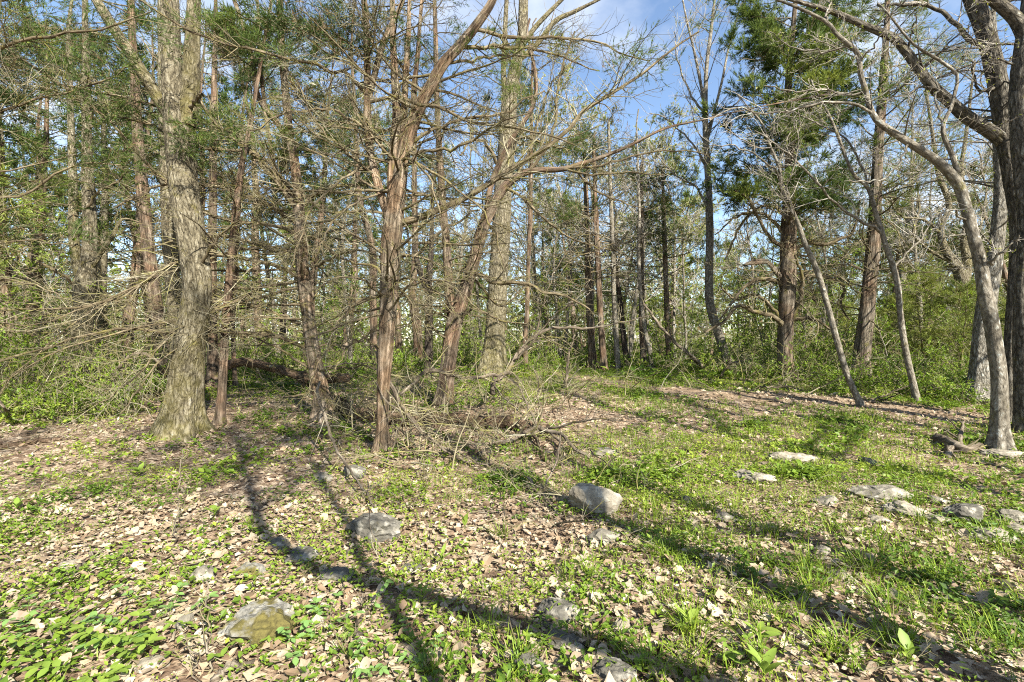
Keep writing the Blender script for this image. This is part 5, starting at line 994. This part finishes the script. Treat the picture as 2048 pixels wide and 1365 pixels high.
bough('fallen_branch', 'long thin twig curving over the grass right of the big stone', 'branch', [(1180, 900, 5.6), (1240, 950, 5.2), (1300, 985, 4.8), (1370, 995, 4.6)], .006, .003, 'dead', 6, 8, 3, .3)
bough('fallen_branch', 'rough stick at the bottom left edge of the frame under the plants', 'branch', [(430, 1372, None, .02), (470, 1345, None, .03), (520, 1350, None, .02)], .016, .011, 'dead', 8, 3, 2, .2)
for lab, pts, r in (('thin bare seedling standing in the leaves below the thick oak', [(352, 1095, None, 0), (356, 1010, 3.85), (362, 960, 3.88), (366, 900, 3.9)], .006), ('thin pale seedling stem standing at the bottom left corner', [(420, 1370, None, 0), (424, 1310, 2.2), (418, 1240, 2.2), (414, 1160, 2.22)], .006), ('thin brown seedling stem right of the pale one at the bottom left', [(398, 1380, None, 0), (390, 1320, 2.15), (372, 1265, 2.15)], .005),
                    ('thin dark stem standing in the shaded leaves at centre', [(800, 1195, None, 0), (770, 1120, 3.3), (740, 1040, 3.35), (735, 960, 3.4)], .005), ('thin stem standing by the right of the mossy log', [(1075, 850, None, 0), (1078, 800, 7), (1076, 760, 7), (1065, 735, 7)], .012), ('thin stem standing in the litter at lower right', [(1598, 1330, None, 0), (1592, 1260, 2.55), (1590, 1220, 2.56)], .005)):
    bough('seedling', lab, 'seedling', pts, r, r*.5, 'dead', 6, 8, 3, .25, lmax=.25)

# the brush pile of thin dead sticks between the log and the boughs: every stick a thing of its own
def brush():
    rg = np.random.default_rng(33); protos = []
    for i in range(8):
        P, R = grow(np.zeros((1, 3)), np.array([[1, 0, .3]]), [1.0], [.009], .002, 12, .12, -.02, rg)
        k2 = kids(P, R, np.array([0]), 7, .15, 1, .45, (.4, 1.1), 7, .16, 0, .6, .0018, 0, .5, rg); k3 = kids(*k2, 4, .2, 1, .5, (.4, 1.1), 5, .17, 0, .6, .0014, 0, .3, rg)
        mb = MB(); tubes(mb, P, R, 5, rng=rg); tubes(mb, k2[0], k2[1], 4, rng=rg); tubes(mb, k3[0], k3[1], 3, rng=rg); protos.append(mb.mesh('dead_stick', M['twig']))
    def put(px, py, s, lift, grp, lab, el=(-.5, .9)):
        g = ground_px(px, py); o = bpy.data.objects.new('dead_stick', protos[int(rg.integers(0, 8))]); C.objects.link(o)
        o.location = (g[0], g[1], g[2]+lift); o.rotation_euler = (rg.uniform(-.5, .5), -rg.uniform(*el), rg.uniform(0, 6.28)); o.scale = (s, s, s); tag(o, lab, 'stick', grp)
    for _ in range(72): put(rg.uniform(775, 1150), rg.uniform(785, 960), rg.uniform(.6, 1.45), rg.uniform(.02, .3), 'dead sticks in the brush pile', 'thin forked dead stick tangled in the brush pile over the mossy log', (-.3, 1.0))
    for _ in range(32): put(rg.uniform(610, 800), rg.uniform(780, 900), rg.uniform(.6, 1.4), rg.uniform(.02, .2), 'dead sticks between the two front cedars', 'thin forked dead stick between the feet of the tan and central cedars')
    for _ in range(26): put(rg.uniform(1000, 1330), rg.uniform(870, 1060), rg.uniform(.4, .9), .02, 'dead sticks around the big stone', 'thin dead stick lying on the litter around the big pale stone', (-.1, .5))
    for _ in range(30): put(rg.uniform(0, 2048), rg.uniform(980, 1360), rg.uniform(.15, .4), .02, 'dead twigs on the foreground litter', 'short dead twig lying on the foreground leaf litter', (-.05, .25))
    for _ in range(24): put(rg.uniform(60, 330), rg.uniform(770, 840), rg.uniform(.8, 1.4), .05, 'dead sticks in the weeds by the far left oak', 'thin dead stick arching out of the weeds by the far left oak', (.1, 1.2))
    for _ in range(24): put(rg.uniform(1180, 1980), rg.uniform(765, 800), rg.uniform(.8, 1.5), .05, 'dead sticks in the weeds beyond the path', 'thin dead stick standing in the weeds beyond the dirt path', (.1, 1.3))
brush()

# ------------------------------------------------------------------ leaf litter
def dead_leaf_template(seed, stations=6):
    rg = np.random.default_rng(seed); t = np.linspace(0, 1, stations)
    lob = rg.uniform(0, 1) < .6
    hw = (.34*np.sin(np.pi*np.clip(t*.94+.04, 0, 1))**.7)
    if lob: hw = hw*(1 + .42*np.cos(np.arange(stations)*np.pi))
    hw[0] = .015; hw[-1] = .02; curl = rg.uniform(-.3, .55); bend = rg.uniform(-.25, .45); side = rg.uniform(-.15, .15)
    V = []
    for i in range(stations):
        x = t[i]-.5; zc = bend*(x*x)*1.1; y0 = side*np.sin(t[i]*3)
        for sgn in (-1, 0, 1):
            V.append((x, y0+sgn*hw[i], zc + (abs(sgn)*curl*hw[i]*(1.0+rg.uniform(-.5, .5))) + rg.uniform(-.02, .02)))
    q = []
    for i in range(stations-1):
        for s in (0, 1): a = i*3+s; q.append((a, a+1, a+4, a+3))
    return np.array(V), np.array(q)
LT = [dead_leaf_template(i, 4 + (i % 2)) for i in range(8)]; LT_FAR = [dead_leaf_template(20+i, 3) for i in range(5)]
def rotm(yaw, tilt, taz):
    c, s = np.cos(yaw), np.sin(yaw); Rz = np.zeros((len(yaw), 3, 3)); Rz[:, 0, 0] = c; Rz[:, 0, 1] = -s; Rz[:, 1, 0] = s; Rz[:, 1, 1] = c; Rz[:, 2, 2] = 1
    ax = np.stack([np.cos(taz), np.sin(taz), 0*taz], 1); K = np.zeros((len(yaw), 3, 3)); K[:, 0, 2] = ax[:, 1]; K[:, 1, 2] = -ax[:, 0]; K[:, 2, 0] = -ax[:, 1]; K[:, 2, 1] = ax[:, 0]
    return (np.eye(3) + np.sin(tilt)[:, None, None]*K + (1-np.cos(tilt))[:, None, None]*(K@K)) @ Rz
def scatter(n, d0, d1, rg, p=1.0, half=1.12, extra=.7):
    u = rg.uniform(0, 1, n); d = (d0**(1+p) + u*(d1**(1+p)-d0**(1+p)))**(1/(1+p)); x = rg.uniform(-1, 1, n)*(d*half+extra); return x, d
def gdens(x, y):         # how green the ground is: grass and weeds, more to the right and far off
    px = 1024 + F*x/np.maximum(y, .5)
    g = .57 + .85*fbm2(x*.75, y*.75, 11.) + .28*np.clip((px-900)/700, -.3, 1)*np.clip((y-2.4)/2.5, 0, 1) + .55*np.clip((y-8.5)/4, 0, 1) + .12*np.clip((y-5.5)/2, 0, 1)*(px < 650)
    pd = np.min(np.hypot(x[:, None]-PATH[None, ::3, 0], y[:, None]-PATH[None, ::3, 1]), 1); g = g - 1.6*np.clip(.75-pd, 0, .5)
    return g, px, pd
def litter():
    rg = np.random.default_rng(17)
    mb = MB()
    def put(mb, x, y, tmpl, L, z0=.004, hi=.04, tl=.6):
        k = rg.integers(0, len(tmpl), len(x)); z = zg(x, y) + z0 + rg.uniform(0, hi, len(x))
        Rm = rotm(rg.uniform(0, 6.28, len(x)), np.abs(rg.normal(0, tl, len(x))), rg.uniform(0, 6.28, len(x))); col = rg.uniform(0, 1, len(x))
        for i, (V, q) in enumerate(tmpl):
            s = k == i; n = s.sum()
            if not n: continue
            W_ = np.einsum('nij,mj->nmi', Rm[s], V)*L[s][:, None, None]*np.array([1, 1, 1.]) + np.stack([x[s], y[s], z[s]], 1)[:, None, :]
            mb.add(W_, (q[None]+(np.arange(n)*len(V))[:, None, None]), None, None, np.repeat(col[s], len(V)))
    x, y = scatter(22000, 1.5, 4.6, rg, 1.0); keep = rg.uniform(0, 1, len(x)) < 1.0-.35*(gdens(x, y)[0] > .75); x, y = x[keep], y[keep]
    # the biggest, nearest ones are objects of their own
    near = np.where((y > 2.15) & (y < 2.9) & (np.abs(x) < y*1.05))[0][:300]
    msh = []
    for V, q in LT:
        m_ = MB(); m_.add(V, q, None, None, 0.0); msh.append(m_.mesh('fallen_leaf', M['deadleaf']))
    for i in near:
        o = bpy.data.objects.new('fallen_leaf', msh[int(rg.integers(0, 8))]); C.objects.link(o); o.parent = ground
        s = rg.uniform(.04, .088); o.location = (x[i], y[i], float(zg(x[i], y[i]))+rg.uniform(.015, .045)); o.rotation_euler = (rg.normal(0, .5), rg.normal(0, .5), rg.uniform(0, 6.28)); o.scale = (s, s, s)
    m = np.ones(len(x), bool); m[near] = False; x, y = x[m], y[m]
    put(mb, x, y, LT, np.clip(rg.lognormal(-3.32, .48, len(x)), .012, .10))
    x, y = scatter(23000, 4.4, 10.5, rg, .85, 1.12, .5); keep = rg.uniform(0, 1, len(x)) < np.clip(1.1-.5*gdens(x, y)[0], .2, 1); x, y = x[keep], y[keep]
    put(mb, x, y, LT_FAR, rg.uniform(.03, .085, len(x)), hi=.04, tl=.55)
    x, y = scatter(9000, 10, 20, rg, .8); keep = rg.uniform(0, 1, len(x)) < .5; x, y = x[keep], y[keep]
    n = len(x); a = rg.uniform(0, 6.28, n); leafd(mb, np.stack([x, y, zg(x, y)+.01+rg.uniform(0, .03, n)], 1), np.stack([np.cos(a), np.sin(a), rg.normal(0, .25, n)], 1), np.array([0, 0, 1.])+rg.normal(0, .35, (n, 3)), rg.uniform(.07, .14, n), rg.uniform(.05, .09, n), rg.uniform(0, 1, n))
    tag(mb.build('leaf_litter', M['deadleaf'], smooth=False), 'layer of dry tan and brown leaves over the forest floor', 'leaf litter', kind='stuff')
    # crumbs of bark and twig between the leaves
    mb = MB(); n = 2600; x, y = scatter(n, 1.6, 9, rg, .8); a = rg.uniform(0, 6.28, n)
    P, R = grow(np.stack([x, y, zg(x, y)+rg.uniform(.005, .04, n)], 1), np.stack([np.cos(a), np.sin(a), rg.normal(0, .15, n)], 1), rg.uniform(.05, .28, n), rg.uniform(.0015, .005, n), .0012, 4, .12, 0, rg); tubes(mb, P, R, 3, rng=rg)
    tag(mb.build('twig_debris', M['twig'], smooth=False), 'bits of fallen twig scattered through the leaf litter', 'twig litter', kind='stuff')
litter()

# ------------------------------------------------------------------ grass, weeds and seedlings
def greens():
    rg = np.random.default_rng(23)
    mb = MB(); x, y = scatter(19000, 1.7, 15, rg, .75); g, px, pd = gdens(x, y)
    rt = np.clip((px-850)/500, 0, 1)
    keep = rg.uniform(0, 1, len(x)) < np.clip(g-.28, 0, 1)*(.12+.88*rt)*1.4; x, y = x[keep], y[keep]
    nb = rg.integers(5, 14, len(x)); k = np.repeat(np.arange(len(x)), nb); n = len(k); sp = (.03+.05*rg.uniform(0, 1, len(x)))[k]
    bx = x[k]+rg.normal(0, 1, n)*sp; by = y[k]+rg.normal(0, 1, n)*sp; cl = np.clip(.5+.4*noise2(bx*1.5, by*1.5, 3.), 0, 1)
    ribbons(mb, np.stack([bx, by, zg(bx, by)-.005], 1), rg.uniform(0, 6.28, n), rg.uniform(.2, 1.0, n), rg.uniform(.05, .15, n), rg.uniform(.0035, .0065, n)*(1+by*.06), np.where(rg.uniform(0, 1, n) < .1, 0.02, np.clip(cl+rg.normal(0, .15, n), .12, 1)), fine=False)
    tag(mb.build('grass', M['grass'], smooth=False), 'short bright green spring grass growing through the litter', 'grass', kind='stuff')
    # low weeds: little rosettes of leaves
    mb = MB()
    for n0, d0, d1, p, ls, f in ((19000, 1.6, 5.5, .9, .026, 1.1), (20000, 5, 13, .9, .050, 1.1), (14000, 12, 40, .9, .12, 1.2)):
        x, y = scatter(n0, d0, d1, rg, p); g, px, pd = gdens(x, y); keep = rg.uniform(0, 1, len(x)) < np.clip(g-.22, 0, 1)*f; x, y = x[keep], y[keep]
        nl = rg.integers(3, 8, len(x)); k = np.repeat(np.arange(len(x)), nl); n = len(k); a = rg.uniform(0, 6.28, n); h = rg.uniform(.02, .10, len(x))[k]*(1+2*(y[k] > 12))*rg.uniform(.3, 1, n)
        el = rg.uniform(-.1, .7, n); D = np.stack([np.cos(a)*np.cos(el), np.sin(a)*np.cos(el), np.sin(el)], 1)
        p_ = np.stack([x[k]+rg.normal(0, .025, n), y[k]+rg.normal(0, .025, n), zg(x[k], y[k])+h], 1); sp = np.clip(.5+.9*noise2(x[k]*1.9, y[k]*1.9, 21.), 0, 1); L = ls*rg.uniform(.6, 1.4, n)*(.6+.9*sp)
        leafd(mb, p_, D, np.array([0, 0, 1.])+rg.normal(0, .3, (n, 3)), L, L*rg.uniform(.4, .7, n), np.clip(.72-.4*sp+.3*noise2(x[k]*.9, y[k]*.9, 8.)+rg.normal(0, .2, n), 0, 1))
    tag(mb.build('ground_cover', M['herb'], smooth=False), 'low leafy weeds and seedlings scattered over the forest floor', 'ground cover', kind='stuff')
    # clumps of grass one can pick out
    clumps = []
    for i in range(6):
        n = [46, 60, 36, 70, 28, 54][i]; s = [.05, .06, .04, .07, .03, .06][i]; b = MB(); a = rg.uniform(0, 6.28, n); rr = np.abs(rg.normal(0, s, n))
        ribbons(b, np.stack([rr*np.cos(a), rr*np.sin(a), np.full(n, -.01)], 1), a+rg.normal(0, .7, n), rg.uniform(.15, .95, n), rg.uniform(.10, .25, n), rg.uniform(.0035, .006, n), np.where(rg.uniform(0, 1, n) < .13, 0.02, np.clip(rg.normal(.55, .2, n), .12, 1))); clumps.append(b.mesh('grass_tuft', M['grass'], smooth=False))
    def tuft(px, py, s, lab, grp=None):
        g = ground_px(px, py); o = bpy.data.objects.new('grass_tuft', clumps[int(rg.integers(0, 6))]); C.objects.link(o); o.location = g; o.rotation_euler = (0, 0, rg.uniform(0, 6.28)); o.scale = (s*.9, s*.9, s*rg.uniform(.6, .95)); tag(o, lab, 'grass tuft', grp)
    for px, py, s, lab in ((1000, 1075, 1.0, 'fine leaved green tuft below the brush pile'), (980, 1270, .95, 'dark green tuft in front of the shaded leaves at low centre'), (1130, 1165, 1.0, 'thin tuft left of the trunk shadow at centre'), (1180, 1150, 1.0, 'thin bright tuft touching the trunk shadow at centre'), (1310, 1108, .9, 'yellow green tuft standing in the trunk shadow right of the big stone'), (1040, 1340, 1.1, 'long bending grass clump over the rock at bottom centre'), (860, 1350, 1.0, 'spiky tuft at the bottom edge left of centre'), (1290, 1340, 1.1, 'tall thin tuft standing at the bottom edge right of centre'),
                        (1410, 1025, .9, 'compact tuft right of the big stone'), (1480, 1040, 1.0, 'bright compact tuft, second to the right of the big stone'), (1540, 1070, 1.0, 'tuft below the flat tan slab'), (1600, 940, 1.2, 'dark shaded tuft beside the long flat slab'), (1560, 955, 1.1, 'bright tuft at the edge of the flat tan slab'), (1600, 1225, 1.2, 'large tuft leaning across the long trunk shadow'), (1625, 1150, 1.0, 'tuft in the middle of the right bank'), (1760, 1110, 1.3, 'wide tuft beside the speckled pebble stone'), (1830, 1045, 1.2, 'yellow green tuft growing over the sloping cream slab'), (1720, 1040, 1.0, 'upright tuft left of the sloping cream slab'), (1660, 970, 1.0, 'bright tuft above the flat tan stone'),
                        (1370, 1350, 1.2, 'dense tuft at the bottom edge left of the broad leaved seedling'), (1740, 1150, 1.1, 'loose tuft right of the tan flat stone'), (1980, 1090, 1.2, 'broad bladed arching clump by the lowest cream ledge'), (1990, 960, 1.3, 'tall tuft under the right edge oak'), (1860, 960, 1.2, 'tuft above the broken ledge'), (1780, 1235, 1.1, 'loose tuft low on the right bank'), (1860, 1255, 1.0, 'tuft at the lower right by the shadow'), (840, 1130, .6, 'tiny tuft among brown leaves at centre'), (590, 1240, .6, 'tiny tuft above the mossy boulder'), (505, 1050, .9, 'dark tuft in the shade of the left tree')):
        tuft(px, py, s, lab)
    for _ in range(60):
        px = rg.uniform(1250, 2040); py = rg.uniform(840, 1330); px = max(px, 1250+(py-840)*.3)
        zone = 'upper right bank' if py < 960 else ('right bank among the limestone' if py < 1120 else 'lower right corner'); tuft(px, py, rg.uniform(.7, 1.2), f'green grass tuft on the {zone}', f'grass tufts on the {zone}')
    # plants with leaves large enough to tell apart
    def leaf_template(L, W_, bend, n=4):
        t = np.linspace(0, 1, n); hw = W_*.5*np.sin(np.pi*np.clip(t*.93+.05, 0, 1))**.8; V = []; q = []
        for i in range(n):
            for s in (-1, 0, 1): V.append((t[i]*L, s*hw[i], -bend*L*t[i]**2 + (.22*abs(s))*hw[i]))
        for i in range(n-1):
            for s in (0, 1): a = i*3+s; q.append((a, a+3, a+4, a+1))
        return np.array(V), np.array(q)
    oval = MB(); oval.add(*leaf_template(1, .62, .12), r=.5); oval_h = oval.mesh('leaf', M['plant']); oval_b = MB(); oval_b.add(*leaf_template(1, .62, .1), r=.4); oval_b = oval_b.mesh('leaf', M['bluegreen'])
    lance = MB(); lance.add(*leaf_template(1, .36, .25, 6), r=.6); lance = lance.mesh('leaf', M['plant'])
    def add_leaf(me, root, p, az, el, s, roll=0.0):
        o = bpy.data.objects.new('leaf', me); C.objects.link(o); o.parent = root; o.location = [float(v) for v in p]; o.rotation_euler = (roll, -el, az); o.scale = (s, s, s)
    def compound(px, py, nst, H, ls, me, lab, pairs=3, wide=.10):
        g = ground_px(px, py); root = thing('leafy_plant', lab, 'plant', g); a = rg.uniform(0, 6.28, nst); e = rg.uniform(.5, 1.2, nst)
        S0 = np.stack([rg.normal(0, wide, nst), rg.normal(0, wide, nst), np.zeros(nst)], 1)
        P, R = grow(S0, np.stack([np.cos(a)*np.cos(e), np.sin(a)*np.cos(e), np.sin(e)], 1), H*rg.uniform(.6, 1.1, nst), np.full(nst, .0022), .001, 6, .1, -.09, rg)
        for j in range(nst):
            m = MB(); tubes(m, P[j], R[j], 4, rnd=.3); c = m.mesh('stem', M['herb']); o = bpy.data.objects.new('stem', c); C.objects.link(o); o.parent = root
            for i in range(pairs):
                t = .35+.6*i/max(pairs-1, 1); p, T, _ = sample(P[j:j+1], R[j:j+1], np.array([0]), np.array([t])); az = math.atan2(T[0, 1], T[0, 0])
                for s in (-1, 1): add_leaf(me, root, p[0], az+s*rg.uniform(.9, 1.3), rg.uniform(-.2, .35), ls*rg.uniform(.75, 1.15), rg.uniform(-.3, .3))
            add_leaf(me, root, P[j, -1], az, rg.uniform(-.3, .2), ls*1.1)
    compound(660, 1262, 9, .24, .040, oval_b, 'blue green plant with rounded paired leaflets right of the mossy boulder', 4)
    compound(300, 1240, 9, .24, .044, oval_b, 'blue green leafy plant left of the mossy boulder', 4)
    compound(225, 1300, 9, .24, .050, oval_h, 'yellow green plant with hanging leaves at bottom left', 4, .12)
    compound(275, 1310, 6, .18, .055, oval_h, 'pale green plant with large soft leaves below the blue green one', 3)
    compound(420, 1300, 6, .18, .042, oval_h, 'light green plant against the left side of the mossy boulder', 3)
    compound(785, 1325, 7, .18, .034, oval_b, 'small blue green plant at the bottom left of centre', 4)
    compound(580, 1310, 7, .18, .036, oval_h, 'light green plant below the mossy boulder', 3)
    compound(40, 1330, 8, .22, .045, oval_h, 'pale green plant in the bottom left corner', 3)
    compound(60, 1255, 6, .2, .036, oval_b, 'dark blue green plant at the left edge', 3)
    compound(225, 1145, 7, .2, .034, oval_h, 'feathery green weed beside the dark stick at left', 4)
    compound(715, 880, 10, .45, .075, oval_h, 'bright yellow green seedling cluster left of the central cedar foot', 3, .2)
    compound(790, 905, 7, .28, .05, oval_h, 'bright low plant at the right of the central cedar foot', 3, .12)
    compound(640, 1180, 6, .16, .032, oval_h, 'small green plant beside the dark shaded rock', 3)
    compound(920, 1090, 6, .14, .034, oval_h, 'leafy weed in the leaves below the brush pile', 3)
    compound(1915, 1060, 7, .18, .034, oval_b, 'leafy weed growing between the limestone blocks', 3)
    compound(1105, 1250, 6, .14, .03, oval_h, 'leafy weed left of the half buried grey rock', 3)
    compound(1520, 1345, 5, .14, .04, oval_h, 'leafy weed at the bottom edge right of centre', 3)
    def rosette(px, py, n, ls, me, lab, el=(.3, 1.1)):
        g = ground_px(px, py); root = thing('seedling', lab, 'seedling', g); m = MB(); tubes(m, np.array([[0, 0, -.01], [0, 0, .05], [.004, .003, .10]]), np.array([.004, .003, .002]), 5, rnd=.3); o = bpy.data.objects.new('stem', m.mesh('stem', M['herb'])); C.objects.link(o); o.parent = root
        a0 = rg.uniform(0, 6.28)
        for i in range(n): add_leaf(me, root, (0, 0, .04+.05*i/n), a0+i*2.4, rg.uniform(*el), ls*rg.uniform(.8, 1.15), rg.uniform(-.2, .2))
    rosette(1515, 1290, 6, .10, lance, 'broad leaved seedling with upright lit leaves at lower right')
    rosette(1375, 1265, 6, .10, lance, 'broad leaved seedling left of the upright lit one')
    rosette(1525, 1365, 5, .10, lance, 'broad leaved seedling on the bottom edge at lower right', (.7, 1.3))
    rosette(1505, 1120, 5, .07, lance, 'small upright seedling in the litter right of the big stone')
    rosette(1810, 1330, 5, .075, oval_h, 'round leaved seedling in the long shadow at the bottom right')
    rosette(280, 955, 5, .12, oval_h, 'seedling with a few large leaves left of the tree shadow')
    rosette(35, 1030, 5, .10, lance, 'seedling with four star like leaves at the left edge')
    rosette(430, 1040, 5, .08, oval_h, 'seedling with soft rounded leaves beside the thin bare stem')
    rosette(885, 1135, 7, .07, lance, 'upright yellow green seedling in brown leaves at centre')
    rosette(845, 1215, 6, .07, lance, 'dark green seedling in the shaded leaves at centre')
    rosette(930, 1060, 4, .08, oval_h, 'single stemmed seedling with rounded leaves below the brush pile', (.8, 1.4))
    rosette(700, 905, 5, .06, oval_h, 'little seedling in front of the tan cedar foot')
greens()
